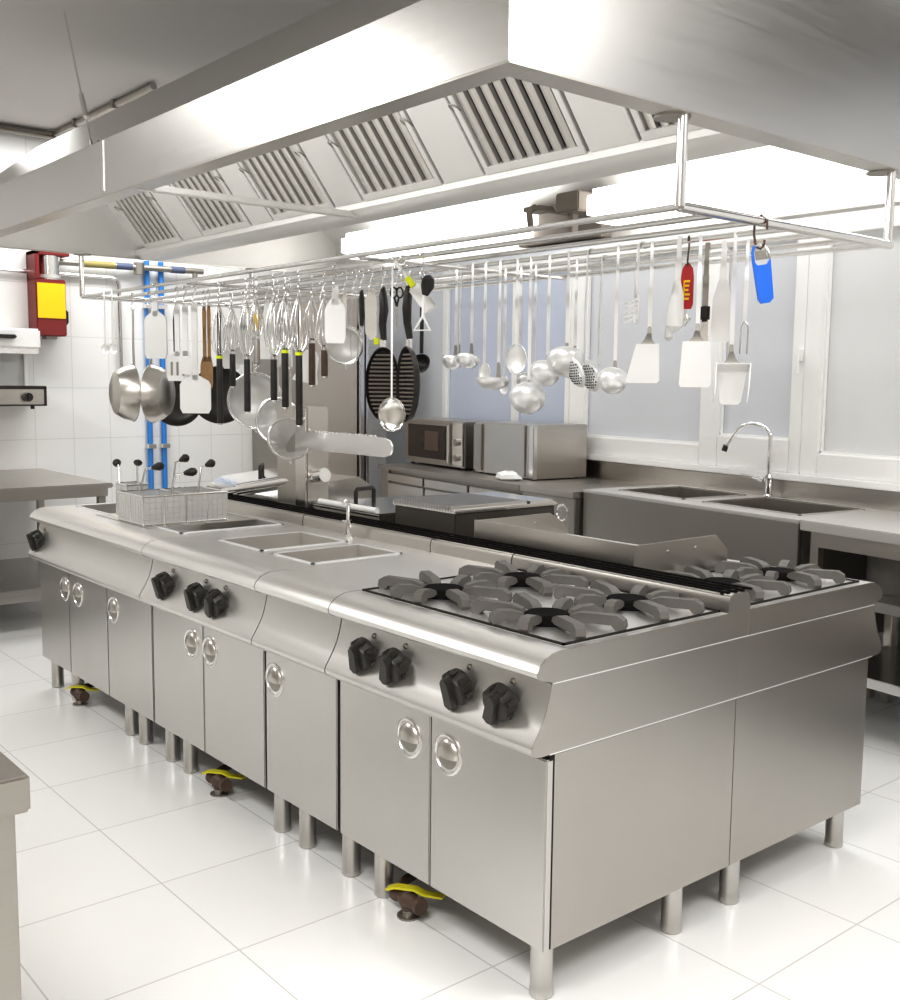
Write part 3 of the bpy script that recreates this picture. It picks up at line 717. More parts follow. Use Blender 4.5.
# spaghetti server
t = U('spaghetti_server', 'white toothed spaghetti server left of the first steel turner', 'utensil', .85, .499, R(-125))
hooked_handle(t, .14, w=.02, th=.006, m=WHITEP)
mb = MB(); Mx = Matrix.Translation((0, -.012, -.18)) @ Matrix.Rotation(PI/2, 4, 'X')
o = [(math.sin(PI/2*k/7), -.3*math.cos(PI/2*k/7)) for k in range(8)]
prof = [(r*.026, z*.026) for r, z in o]+[(r*.0245, z*.026+.003) for r, z in o[::-1]]; prof[0] = (0, prof[0][1]); prof[-1] = (0, prof[-1][1])
mb.lathe(prof, 20, Mx, 1, 1.7); obj('bowl', mb, WHITEP, t)
mb = MB()
for s_ in (-1, 1):
    for k in range(5): mb.tube([(s_*.024, -.012, -.152-k*.014), (s_*.028, -.028, -.157-k*.014), (s_*.026, -.042, -.165-k*.014)], .0028, 6)
obj('teeth', mb, WHITEP, t)
turner('steel turner with a slanting blade, leftmost of the broad turners', .458, .395, .066, .098, .112, skew=.012)
turner('steel turner hanging beside the red opener', .290, .405, .075, .088, .125, rz=R(-58))
turner('scoop-like steel turner with raised sides at the right end of the rack', .180, .450, .088, .055, .110, cup=True, rz=R(-48))
# white basting brush
t = U('basting_brush', 'white plastic brush with a rounded tip behind the red opener', 'brush', .85, .362, R(-60))
hooked_handle(t, .12, w=.018, th=.008, m=WHITEP)
mb = MB(); mb.tube([(0, -.012, -.11), (0, -.012, -.15), (-.004, -.012, -.20), (-.006, -.012, -.235), (-.006, -.012, -.25)], .02, 12, radii=[.012, .02, .026, .024, .008]); obj('head', mb, WHITEP, t)
mb = MB(); mb.tube([(-.02, -.01, -.22), (-.022, -.01, -.265), (-.022, -.01, -.275)], .012, 10, radii=[.010, .013, .005]); obj('bristle_tip', mb, GREYP, t)
# grey-handled slicer with dark bolster
t = U('palette_knife', 'long narrow steel palette knife with a dark bolster behind the turner', 'knife', 1.005, .383, R(-62))
hooked_handle(t, .17, w=.018, th=.006, m=SD)
mb = MB(); mb.box(-.014, -.020, -.215, .014, -.004, -.165, .006); obj('bolster', mb, BLACK, t)
mb = MB(); mb.prism([(-.011, -.21), (.011, -.21), (.011, -.385), (0, -.405), (-.011, -.385)], -.0135, -.011, 'y'); obj('blade', mb, SP, t)
# white paddle
t = U('white_spatula', 'broad white plastic spatula hanging between the last two steel turners', 'spatula', 1.005, .325, R(-55))
hooked_handle(t, .12, w=.022, th=.007, m=WHITEP)
mb = MB(); mb.prism([(-.012, -.10), (.012, -.10), (.027, -.15), (.030, -.25), (.022, -.275), (-.022, -.275), (-.030, -.25), (-.027, -.15)], -.016, -.010, 'y'); obj('blade', mb, WHITEP, t)
# extra steel rods behind turner (meat forks)
t = U('carving_fork', 'two-pronged steel fork in the shadow behind the scoop-like turner', 'fork', 1.005, .245, R(-62))
hooked_handle(t, .22, w=.012)
mb = MB()
for s_ in (-1, 1): mb.tube([(0, -.012, -.215), (s_*.010, -.012, -.235), (s_*.010, -.014, -.31)], .0025, 6)
obj('prongs', mb, SP, t)

# s-hooks -----------------------------------------------------------------
SHD = .062
def s_hook(x, y, label, m=CHROME, rz=R(-70), size=SHD, z=RZ):
    mb = MB(); r = .0115; pts = []
    for k in range(0, 9): a = R(200) - k*R(200)/8; pts.append((0, r*math.cos(a), r*math.sin(a)))
    pts.append((0, r*.6, -size*.35)); pts.append((0, -r*.4, -size*.6))
    cz = -size-.000
    for k in range(0, 8): a = R(165) + k*R(190)/7; pts.append((0, r*1.0*math.cos(a), cz+r*math.sin(a)+.003))
    mb.tube(pts, .0024, 8)
    o = obj('s_hook', mb, m); o.location = (x, y, z); o.rotation_euler = (0, 0, rz)
    tag(o, label, 'hook', 's-hooks on the rails'); return o
DROP = SHD+.012
# red bottle opener on a hook
s_hook(.85, .332, 'brown s-hook holding the red opener', BROWN, R(-60))
t = thing('red_opener', 'small red opener with yellow markings on a brown hook', 'opener', (.85, .332, RZ-DROP+.004), R(-58))
mb = MB(); mb.prism([(-.006, .006), (.006, .006), (.014, -.006), (.017, -.03), (.017, -.105), (.012, -.118), (-.012, -.118), (-.017, -.105), (-.017, -.03), (-.014, -.006)], -.005, .005, 'y')
obj('body', mb, REDO, t)
mb = MB()
for k in range(5): mb.box(-.009+.003*(k % 2), -.0058, -.045-k*.012, .008-.002*(k % 3), -.0049, -.039-k*.012)
mb.box(-.010, -.0058, -.10, -.007, -.0049, -.04); obj('marking', mb, YEL, t)
mb = MB(); mb.tube([(0, 0, -.115), (0, 0, -.135), (.006, -.004, -.15), (-.004, 0, -.165)], .0025, 6); mb.box(-.012, -.002, -.15, .012, .002, -.142, .001); obj('metal_tip', mb, SP, t)
# blue opener: hangs on a brown hook from the end tube
mb = MB()
pts = [(0, -.016, -.02), (0, -.0155, 0), (0, 0, .0155), (0, .0155, 0), (0, .016, -.03), (0, .010, -.06), (0, -.002, -.066), (0, -.010, -.058), (0, -.011, -.045)]
mb.tube(pts, .003, 8); o = obj('s_hook', mb, BROWN); o.location = (.700, 0, RZ); o.rotation_euler = (0, 0, R(15)); tag(o, 'brown s-hook on the near end tube holding the blue opener', 'hook', 's-hooks on the rails')
t = thing('blue_opener', 'bright blue plastic opener hanging from the near end tube of the rack', 'opener', (.700, 0, RZ-.060), R(-40)); 
Mt = Matrix.Rotation(R(-8), 4, 'Y')
mb = MB(); mb.prism([(-.022, -.03), (-.012, -.045), (.012, -.045), (.022, -.03), (.020, -.128), (.010, -.138), (-.010, -.138), (-.017, -.128)], -.006, .006, 'y', Mt)
mb.tube([(-.019, 0, -.04), (-.0195, 0, -.012), (-.013, 0, .002)], .004, 8, M=Mt); obj('body', mb, BLUE, t)
mb = MB(); mb.tube([(-.014, 0, .0), (-.004, 0, .006), (.010, 0, .002), (.019, 0, -.014), (.021, 0, -.034)], .003, 8, M=Mt); obj('wire_loop', mb, SP, t)
mb = MB(); mb.prism([(-.013, -.010), (.012, -.010), (.016, -.032), (-.012, -.032)], -.002, .002, 'y', Mt); obj('cutter', mb, SD, t)

# grill pans -------------------------------------------------------------
def grill_pan(label, x, y, rz, L=.46, hl=.175, a=.064, b=.132):
    s_hook(x, y, 'chrome s-hook holding the ' + ('left' if 'left' in label else 'right') + ' ribbed grill pan')
    t = thing('grill_pan', label, 'pan', (x, y, RZ-DROP), rz, 'ribbed grill pans')
    mb = MB(); mb.tube([(0, 0, .012), (0, -.004, -.02), (.004, -.010, -.07), (-.002, -.004, -.12), (.002, .004, -hl)], .013, 12, radii=[.007, .015, .0165, .014, .011]); h = obj('handle', mb, BLACK, t)
    mb = MB(); mb.box(-.011, -.006, -hl-.032, .011, .010, -hl+.004, .003); obj('bracket', mb, SR, t)
    zc = -hl-.025-b
    Mx = Matrix.Translation((0, .004, zc)) @ Matrix.Rotation(PI/2, 4, 'X')
    mb = MB(); mb.lathe([(0, -.014), (.80, -.014), (.93, -.006), (1.0, .016), (.975, .018), (.90, -.002), (.80, -.008), (0, -.008)] and
        [(0, -.014), (.80*a, -.014), (.93*a, -.006), (a, .016), (.97*a, .018), (.90*a, -.002), (.80*a, -.007), (0, -.007)], 36, Mx, 1., b/a); obj('dish', mb, BLACK, t)
    mb = MB(); n = 15
    for k in range(n):
        z = -b*.78 + 2*b*.78*k/(n-1); w = a*.82*math.sqrt(max(0, 1-(z/(b*.92))**2))
        if w > .01: mb.box(-w, .004-.003, zc+z-.0035, w, .004+.012, zc+z+.0035, .0015)
    bm = mb.bm
    for v in bm.verts: v.co.y = .008-(v.co.y)
    bmesh.ops.recalc_face_normals(bm, faces=bm.faces)
    obj('ribs', mb, mottled('rib_iron', (.15, .125, .105), (.20, .17, .145), 20, .5), t); return t
grill_pan('oval black ribbed grill pan on the left, behind a silver spoon', .695, 1.555, R(-42))
grill_pan('oval black ribbed grill pan on the right, turned half edge-on', .695, 1.405, R(-97))
spoon('large shiny steel spoon hanging in front of the left grill pan', 1.29, .565, .046, .058, x=.54, rz=R(-45), m=SP, name='serving_spoon', group='long spoons on the hanging rack', hw=.007)
# items round the grill pans
def simple_hang(name, label, cat, x, y, rz=R(-60), hook=True, group=None):
    if hook: s_hook(x, y, 'chrome s-hook holding the ' + hook if isinstance(hook, str) else 'chrome s-hook')
    return thing(name, label, cat, (x, y, RZ-(DROP if hook else 0)), rz, group)
t = simple_hang('cleaver', 'pale wide cleaver blade with a yellow tag left of the grill pans', 'knife', .695, 1.632, hook='pale cleaver', rz=R(-50))
mb = MB(); mb.prism([(-.008, .01), (.012, .012), (.022, -.03), (.022, -.165), (.0, -.175), (-.020, -.15), (-.022, -.03)], -.0015, .0015, 'y'); obj('blade', mb, SR, t)
mb = MB(); mb.box(.012, -.004, -.19, .032, .004, -.165, .002); obj('tag', mb, LIME, t, label='yellow tag')
t = simple_hang('pastry_brush', 'white brush with a yellow band hanging askew above the right grill pan', 'brush', .54, 1.235, hook='white brush with a yellow band', rz=R(-45))
Mt = Matrix.Translation((0, 0, .03)) @ Matrix.Rotation(R(-38), 4, 'Y')
mb = MB(); mb.tube([(0, 0, .045), (0, 0, -.03)], .006, 8, M=Mt); obj('handle', mb, WHITEP, t)
mb = MB(); mb.tube([(0, 0, -.022), (0, 0, -.058)], .011, 10, M=Mt); obj('band', mb, LIME, t, label='yellow band')
mb = MB(); mb.box(-.022, -.010, -.155, .022, .010, -.055, .006, Mt); obj('bristle_head', mb, WHITEP, t)
t = simple_hang('black_ladle', 'black plastic ladle hanging right of the grill pans', 'ladle', .85, 1.525, hook='black ladle', rz=R(-60))
mb = MB(); mb.tube([(0, 0, .01), (0, 0, -.02), (0, -.004, -.1), (0, -.006, -.22)], .008, 10, radii=[.007, .009, .0075, .007]); obj('handle', mb, BLACK, t)
mb = bowl_mb(.040, .034, Matrix.Translation((0, -.030, -.255)) @ Matrix.Rotation(.9, 4, 'X')); obj('bowl', mb, BLACK, t)
t = simple_hang('black_grip_peeler', 'white triangular opener with a fat black grip right of the grill pans', 'opener', .54, 1.135, hook='black-gripped opener', rz=R(-50))
mb = MB(); mb.tube([(.018, 0, .012), (.020, 0, .0), (.018, 0, -.022), (.01, 0, -.05)], .02, 12, radii=[.010, .021, .022, .010]); obj('grip', mb, BLACK, t)
mb = MB(); mb.tube([(.008, 0, -.045), (.004, 0, -.12)], .0055, 8); mb.tube([(.004, 0, -.115), (-.024, 0, -.16), (.028, 0, -.16), (.004, 0, -.115)], .0045, 8); obj('triangle_head', mb, WHITEP, t)
t = simple_hang('kitchen_scissors', 'black-looped kitchen scissors left of the handle of the right grill pan', 'scissors', .695, 1.475, hook='kitchen scissors', rz=R(-40))
mb = MB()
for s_ in (-1, 1):
    ring = [(s_*.011+.011*math.cos(2*PI*k/14), 0, -.012+.018*math.sin(2*PI*k/14)) for k in range(15)]; mb.tube(ring, .0035, 6, False)
    mb.tube([(s_*.008, 0, -.028), (0, 0, -.06)], .004, 6)
obj('loops', mb, BLACK, t)
mb = MB(); mb.prism([(-.006, -.055), (.006, -.055), (.004, -.13), (0, -.15), (-.004, -.13)], -.002, .002, 'y'); obj('blades', mb, SP, t)

# ---- crowded left half -------------------------------------------------
def whisk(label, x, y, L, hl, rz, ring=LIME, hm=BLACK, br=.036):
    s_hook(x, y, 'chrome s-hook holding the ' + label.split(' with')[0].split(' hung')[0].replace('wire ', ''), rz=rz)
    t = thing('whisk', label, 'whisk', (x, y, RZ-DROP), rz, 'whisks hung by their wires')
    wl = L-hl
    mb = MB()
    for k in range(5):
        a = PI*k/5; ca, sa = math.cos(a), math.sin(a); pts = []
        for i in range(17):
            u = i/16.; ang = PI*u
            w = br*math.sin(ang)**.9 if 0 < u < 1 else 0
            # one wire: up one side, over the tip and down the other
            z = -wl + (wl)*(.5-.5*math.cos(2*PI*u))**.55
            s_ = 1 if u < .5 else -1
            wid = br*math.sin(PI*min(1, max(0, (z+wl)/wl))**.75) if True else 0
            pts.append((ca*s_*wid if 0 < u < 1 else 0, sa*s_*wid if 0 < u < 1 else 0, z))
        mb.tube(pts, .0014, 5)
    obj('wires', mb, SR, t)
    mb = MB(); mb.tube([(0, 0, -wl+.02), (0, 0, -wl), (0, 0, -L*.5-wl*.5), (0, 0, -L+.004), (0, 0, -L)], .013, 12, radii=[.009, .0125, .0135, .0135, .010]); obj('handle', mb, hm, t)
    mb = MB(); mb.lathe([(.0142, -.006), (.0142, .006), (.009, .006), (.009, -.006)], 14, Matrix.Translation((0, 0, -wl+.006))); obj('collar', mb, ring, t)
    mb = MB(); mb.lathe([(0, -.006), (.010, -.006), (.012, 0), (0, 0)], 12, Matrix.Translation((0, 0, -L))); obj('end_cap', mb, SR, t)
    return t
Z4 = .0042
# (u) -> rail .54/.695, values worked out from the photograph's scale
WR = R(-40)
whisk('black-handled whisk with a lime collar hung next to the big white spatula', .54, 2.505, .505, .27, WR)
whisk('short black-handled whisk hung behind the grey sieve', .695, 2.68, .35, .14, WR, ring=SR)
whisk('black-handled whisk with a plain collar hung in front of the round grey sieve', .54, 2.27, .45, .21, WR, ring=SR)
whisk('slim black-handled whisk hung above the conical strainer', .54, 2.06, .40, .157, WR, ring=SR)
whisk('black-handled whisk with a lime collar hung left of the longest handle', .54, 1.975, .425, .205, WR)
whisk('longest black-handled whisk with a lime collar hung near the post', .54, 1.875, .49, .26, WR)
whisk('brown-handled whisk hung behind the longest whisk', .695, 2.03, .34, .163, WR, ring=SR, hm=BROWN)
whisk('short brown-handled whisk hung above the white pouring cup', .695, 1.94, .305, .10, WR, ring=SR, hm=BROWN)
whisk('grey-handled small whisk hung beside the yellow clip', .54, 2.19, .26, .10, WR, ring=SR, hm=SD, br=.028)
whisk('small wire whisk with a steel handle hung in the middle of the crowd', .695, 2.47, .27, .08, WR, ring=SR, hm=SR, br=.032)
whisk('wide wire whisk with a steel handle hung second in the crowd', .695, 2.29, .26, .06, WR, ring=SR, hm=SR, br=.040)
whisk('narrow wire whisk with a steel handle hung third in the crowd', .695, 2.20, .27, .07, WR, ring=SR, hm=SR, br=.030)

def round_pan(label, x, y, rz, rad, dep, hl, m, hm, name='frying_pan', hk=None, cat='pan', group='round pans at the far end of the rack', tilt=0.):
    s_hook(x, y, 'chrome s-hook holding the ' + hk)
    t = thing(name, label, cat, (x, y, RZ-DROP), rz, group)
    mb = MB(); mb.ribbon([(0, 0, .010), (0, 0, -.02), (0, .002, -hl*.6), (0, 0, -hl), (0, 0, -hl-.03)], .02, .006, (1, 0, 0), widths=[.012, .02, .018, .024, .034]); obj('handle', mb, hm, t)
    Mx = Matrix.Translation((0, dep*.1, -hl-rad)) @ Matrix.Rotation(tilt, 4, 'X') @ Matrix.Rotation(PI/2, 4, 'X')
    o_ = [(0, -dep), (rad*.45, -dep*.98), (rad*.75, -dep*.82), (rad*.92, -dep*.45), (rad, 0)]
    prof = o_ + [(rad+.004, .002)] + [(max(0, r-.003), z+.003) for r, z in o_[::-1]]; prof[-1] = (0, -dep+.003)
    mb = MB(); mb.lathe(prof, 36, Mx); obj('dish', mb, m, t); return t
round_pan('deep polished steel pan hanging outermost at the far end of the rack, domed side out', .54, 3.38, R(82), .135, .10, .255, S, S, hk='outermost deep steel pan')
round_pan('dull steel pan hanging back to back with the outermost deep pan', .54, 3.19, R(-138), .135, .085, .255, S, S, hk='dull steel pan')
round_pan('black round frying pan half hidden behind the white turner', .85, 3.58, R(-40), .135, .04, .29, BLACK, BLACK, hk='black pan behind the white turner')
round_pan('black round frying pan hanging behind the lime-collared whisk', .85, 3.10, R(-30), .135, .04, .26, BLACK, BLACK, hk='black pan behind the whisk')
# plastic spatulas
def paddle(name, label, cat, x, y, rz, L, bl, bw, m, hw=.026, hook='', slots=False, group=None):
    s_hook(x, y, 'chrome s-hook holding the ' + hook)
    t = thing(name, label, cat, (x, y, RZ-DROP), rz, group)
    H = L-bl
    mb = MB(); mb.ribbon([(0, 0, .012), (0, 0, -.02), (0, 0, -H*.5), (0, 0, -H-.01)], hw, .010, (1, 0, 0), widths=[hw*.7, hw, hw*.85, hw*.9]); obj('handle', mb, m, t)
    mb = MB(); q = .25*bw
    mb.prism([(-hw*.5, -H+.012), (hw*.5, -H+.012), (bw*.42, -H-.012), (bw*.5, -H-.03), (bw*.5, -L+.02), (bw*.42, -L), (-bw*.42, -L), (-bw*.5, -L+.02), (-bw*.5, -H-.03), (-bw*.42, -H-.012)], -.005, .003, 'y'); obj('blade', mb, m, t)
    if slots:
        mb = MB()
        for k in (-1, 0, 1): mb.box(k*bw*.26-.005, -.0062, -L+.025, k*bw*.26+.005, .0042, -H-.035)
        obj('slots', mb, SD, t)
    return t
paddle('white_spatula', 'big white plastic spatula with a square blade, lowest of the white tools', 'spatula', .54, 2.73, R(-40), .47, .155, .135, WHITEP, hook='big square white spatula')
paddle('white_turner', 'white slotted plastic turner left of the big square spatula', 'turner', .54, 2.90, R(-50), .33, .12, .105, WHITEP, hook='white slotted turner', slots=True)
paddle('white_spatula', 'plain white plastic spatula whose handle stands between turner and square spatula', 'spatula', .54, 2.82, R(-40), .30, .09, .06, WHITEP, hook='plain white spatula')
paddle('wooden_spatula', 'tan wooden spatula, left one beside the big white spatula', 'spatula', .695, 2.945, R(-35), .36, .13, .040, WOOD, hw=.018, hook='left wooden spatula')
paddle('wooden_spatula', 'tan wooden spatula, right one beside the big white spatula', 'spatula', .695, 2.90, R(-35), .36, .13, .030, WOOD, hw=.016, hook='right wooden spatula')
paddle('pastry_scraper', 'pale grey tapering scraper beside the blue pipes near the far end tube', 'scraper', .385, 2.78, R(-55), .235, .19, .105, GREYP, hook='pale grey scraper')
paddle('white_scoop', 'whitish translucent plastic scoop hanging above the whisk handles', 'scoop', .85, 2.98, R(-40), .27, .20, .085, WHITEP, hook='translucent scoop')
paddle('white_scraper', 'white plastic scraper hanging above the black pan', 'scraper', .85, 2.86, R(-40), .25, .17, .080, GREYP, hook='white plastic scraper')
# small measuring spoons at the far end
for (y, nm) in ((3.33, 'left'), (3.24, 'right')):
    spoon('tiny steel spoon, %s one of the pair at the far corner of the rack' % nm, y, .285, .020, .026, x=.385, rz=R(-40), name='measuring_spoon', group='tiny spoons at the far corner')
# sieves
def sieve(label, x, y, rz, rad, dep, hl, hk, name='sieve', cone=False, tilt=0., group='sieves on the rack'):
    s_hook(x, y, 'chrome s-hook holding the ' + hk)
    t = thing(name, label, 'sieve', (x, y, RZ-DROP), rz, group)
    mb = MB(); mb.ribbon([(0, 0, .010), (0, 0, -.02), (0, 0, -hl-.01)], .016, .004, (1, 0, 0), widths=[.010, .016, .014]); obj('handle', mb, SR, t)
    Mx = Matrix.Translation((0, 0, -hl-rad)) @ Matrix.Rotation(PI/2+tilt, 4, 'X')
    mb = MB(); ring = [(rad*math.cos(2*PI*k/36), rad*math.sin(2*PI*k/36), 0) for k in range(37)]; mb.tube(ring, .006, 8, False, Mx); obj('rim', mb, SR, t)
    prof = [(0, -dep), (rad*.12, -dep*.97), (rad*.98, 0)] if cone else [(rad*math.sin(PI/2*k/7), -dep*math.cos(PI/2*k/7)) for k in range(8)]
    mb = MB(); mb.lathe(prof, 32, Mx); obj('mesh_bowl', mb, MESHM, t)
    mb = MB(); mb.tube([(0, -.004 if False else 0, -hl-2*rad), (0, 0, -hl-2*rad-.012), (.008, 0, -hl-2*rad-.02)], .004, 6); obj('rest_hook', mb, SR, t); return t
sieve('large round grey sieve hanging beside the black pan', .85, 2.76, R(-40), .125, .07, .29, 'large round sieve')
sieve('big conical strainer hanging lowest, in front of the post', .695, 2.20, R(-28), .088, .16, .47, 'big conical strainer', cone=True, tilt=-.35)
sieve('medium round sieve with pale rim above the post, left of the grill pans', .695, 1.80, R(-45), .068, .04, .12, 'medium round sieve')
sieve('second wide sieve hanging behind the conical strainer', .85, 2.56, R(-50), .10, .06, .40, 'second wide sieve')
# white cone (piping bag) with yellow clip
t = simple_hang('piping_bag', 'white cone-shaped piping bag with a yellow clip amid the whisks', 'bag', .695, 2.375, hook='white piping bag', rz=R(-40))
mb = MB(); mb.lathe([(0, .01), (.008, .008), (.02, -.06), (.05, -.22), (.046, -.235), (0, -.23)], 20, None, 1.0, .35); obj('bag', mb, WHITEP, t)
mb = MB(); mb.prism([(-.052, -.05), (-.036, -.05), (-.034, -.095), (-.042, -.115), (-.062, -.115), (-.055, -.09)], -.02, -.010, 'y'); obj('clip', mb, YEL, t, label='yellow clip')
# white pouring cup
t = simple_hang('pouring_cup', 'white pouring cup with a flared lip hanging right of the longest whisk', 'cup', .85, 2.20, hook='white pouring cup', rz=R(-40))
mb = MB(); mb.cyl((0, 0, .012), (0, 0, -.22), .003, 6); obj('handle', mb, SR, t)
mb = MB(); mb.lathe([(0, -.20), (.022, -.203), (.036, -.225), (.042, -.29), (.055, -.335), (.052, -.337), (.039, -.292), (.033, -.228), (0, -.208)], 22, Matrix.Rotation(R(12), 4, 'Y')); obj('cup', mb, WHITEP, t)
# white paddle in the sieve, tongs, small tools to the right
paddle('white_paddle', 'white oval plastic paddle hanging in front of the medium round sieve', 'paddle', .54, 1.63, R(-45), .19, .145, .075, WHITEP, hook='white oval paddle')
t = simple_hang('tongs', 'silver kitchen tongs hanging left of the grill pans', 'tongs', .695, 1.735, hook='silver tongs', rz=R(-40))
mb = MB()
for s_ in (-1, 1): mb.ribbon([(0, 0, .010), (s_*.008, 0, -.02), (s_*.018, 0, -.12), (s_*.012, 0, -.22), (s_*.006, 0, -.25)], .012, .002, (0, 1, 0), widths=[.01, .012, .012, .016, .02])
obj('arms', mb, SP, t)
t = simple_hang('corkscrew', 'small black-handled corkscrew hanging right of the silver tongs', 'corkscrew', .695, 1.69, hook='corkscrew', rz=R(-40))
mb = MB(); mb.tube([(0, 0, .01), (0, 0, -.02), (.003, 0, -.09), (0, 0, -.12)], .009, 10, radii=[.006, .010, .010, .007]); obj('handle', mb, BLACK, t)
mb = MB(); mb.tube([(.005*math.cos(k*.9), .005*math.sin(k*.9), -.12-k*.003) for k in range(26)], .0018, 5); obj('spiral', mb, SP, t)

# ------------------------------------------------------------------ far wall things
t = thing('extinguisher_cabinet', 'red cabinet with a big yellow label and a steel cylinder window on the tiled wall', 'cabinet', (.79, YL, 1.64)); cb_ = (.79, YL, 1.64)
x0, x1 = .725, .915
m = MB(); m.box(x0, YL-.16, 1.655, x1, YL, 2.01, .006); m.box(x0, YL-.16, 2.01, x0+.028, YL, 2.185, .003); m.box(x0, YL-.16, 2.16, x1+.03, YL, 2.185, .003); m.box(x0, YL-.02, 2.0, x1, YL, 2.17); obj('housing', m, RED, t, cb_)
m = MB(); m.box(x0+.008, YL-.166, 1.765, x1-.006, YL-.159, 1.985, .002); obj('label_plate', m, YEL, t, cb_, label='blank yellow plate')
m = MB(); m.cyl((.835, YL-.085, 2.01), (.835, YL-.085, 2.16), .07, 28); obj('cylinder', m, SP, t, cb_)
m = MB(); m.lathe([(.074, .0), (.074, .02), (.068, .02), (.068, 0)], 28, Matrix.Translation((.835, YL-.085, 2.02))); obj('cylinder_band', m, CLEAR, t, cb_)
m = MB(); m.tube([(x1, YL-.1, 1.83), (x1+.022, YL-.1, 1.81), (x1+.022, YL-.1, 1.75), (x1, YL-.1, 1.72)], .012, 8); obj('side_handle', m, BLACK, t, cb_)
m = MB(); m.box(x0+.07, YL-.12, 1.635, x0+.14, YL-.04, 1.655, .003); obj('outlet', m, SD, t, cb_)
# salamander grill on the wall
t = thing('salamander_grill', 'pale wall-mounted salamander grill with a black knob at the far left', 'grill', (.32, YL, 1.21)); sb2 = (.32, YL, 1.21)
YF = YL-.30; t.location.x += .075
m = MB(); m.box(-.05, YF, 1.565, .625, YL, 1.69, .012); obj('upper_housing', m, PAINTW, t, sb2)
m = MB(); m.box(-.05, YF+.01, 1.535, .615, YL, 1.565, .004); obj('element_tray', m, SP, t, sb2)
m = MB(); m.box(-.05, YL-.04, 1.30, .61, YL, 1.54); m.box(.59, YF+.22, 1.30, .612, YL, 1.54, .003); obj('back_panel', m, PAINTW, t, sb2)
m = MB(); m.box(-.05, YF-.01, 1.22, .638, YL, 1.325, .006); obj('base_housing', m, S, t, sb2)
m = MB(); m.box(-.05, YF-.016, 1.318, .645, YL-.01, 1.338, .003); m.box(-.05, YF-.016, 1.215, .645, YF+.0, 1.224, .002); m.box(.630, YF-.016, 1.215, .645, YF, 1.335, .002); obj('black_trim', m, BLACK, t, sb2)
m = MB(); m.cyl((.525, YF-.012, 1.27), (.525, YF-.045, 1.27), .027, 20); m.box(.52, YF-.052, 1.247, .53, YF-.044, 1.293, .002); obj('knob', m, BLACK, t, sb2)
m = MB(); m.box(.2, YF-.035, 1.625, .47, YF-.0, 1.648, .006); obj('grab_handle', m, BLACK, t, sb2)
m = MB(); m.box(.33, YF+.10, 1.335, .345, YF+.12, 1.54, .002); obj('lift_rod', m, BLACK, t, sb2)
m = MB(); m.cyl((.57, YF+.03, 1.195), (.57, YF+.03, 1.222), .012, 12); obj('foot', m, BLACK, t, sb2)
# blue pipes
for (x, nm) in ((1.522, 'left'), (1.625, 'right')):
    m = MB(); m.cyl((x, YL-.021, .05), (x, YL-.021, 2.19), .019, 14)
    p = obj('blue_pipe', m, BLUEP, None, (x, YL-.035, .05)); tag(p, '%s one of the two bright blue vertical water pipes on the tiled wall' % nm, 'pipe', 'blue pipes')
    for zc in (.86, 1.82):
        m = MB(); m.box(-.027, -.03, zc, .027, .035, zc+.03, .003); obj('pipe_clip', m, SR, p)
t = thing('gas_pipe', 'dark horizontal gas pipe with a yellow stretch, just under the hood on the tiled wall', 'pipe', (1.3, YL-.06, 2.165)); gp = (1.3, YL-.06, 2.165)
m = MB(); m.cyl((.90, YL-.06, 2.132), (1.92, YL-.06, 2.145), .02, 12); m.cyl((1.86, YL-.06, 2.14), (1.86, YL-.06, 2.09), .018, 10); m.cyl((1.45, YL-.06, 2.17), (1.45, YL-.06, 2.09), .035, 12); obj('pipe', m, SD, t, gp)
m = MB(); m.cyl((1.07, YL-.06, 2.134), (1.28, YL-.06, 2.137), .0225, 12); obj('yellow_sleeve', m, mottled('dull_yellow', (.34, .30, .12), (.40, .35, .15), 8, .5), t, gp, label='dull yellow sleeve')
m = MB(); m.cyl((1.29, YL-.06, 2.137), (1.40, YL-.06, 2.139), .023, 12); m.cyl((1.68, YL-.06, 2.142), (1.78, YL-.06, 2.143), .023, 12); obj('blue_sleeve', m, mottled('dull_blue', (.10, .13, .22), (.14, .17, .26), 8, .5), t, gp, label='dull blue sleeve')
m = MB(); m.tube([(-1.2, YL-.03, 2.06), (.69, YL-.03, 2.06), (1.27, YL-.03, 2.06), (1.305, YL-.03, 2.045), (1.32, YL-.03, 2.01), (1.325, YL-.03, 1.2)], .013, 10)
tag(obj('conduit', m, SR, None, (1.3, YL-.03, 1.2)), 'thin grey conduit crossing the tiled wall and turning down behind the steel pans', 'pipe')

# left work table
t = thing('work_table', 'stainless work table with a lower shelf against the tiled wall', 'table', (0, 4.8, 0)); tbs = (0, 4.8, 0)
m = MB(); m.box(-1.3, 4.25, .772, .775, YL-.003, .80, .006); m.box(-1.3, 4.27, .725, .75, YL-.05, .773, .002); obj('tabletop', m, S, t, tbs)
m = MB(); m.box(-1.3, 4.30, .20, .70, YL-.08, .235, .004); m.box(-1.3, 4.30, .165, .70, 4.32, .2, .002); obj('shelf', m, SE, t, tbs)
for (x, y) in ((.72, 4.30), (.72, YL-.13), (-1.2, 4.32), (-1.2, YL-.13)):
    m = MB(); m.box(x-.02, y-.02, 0, x+.02, y+.02, .73, .003); obj('leg', m, SD, t, tbs)

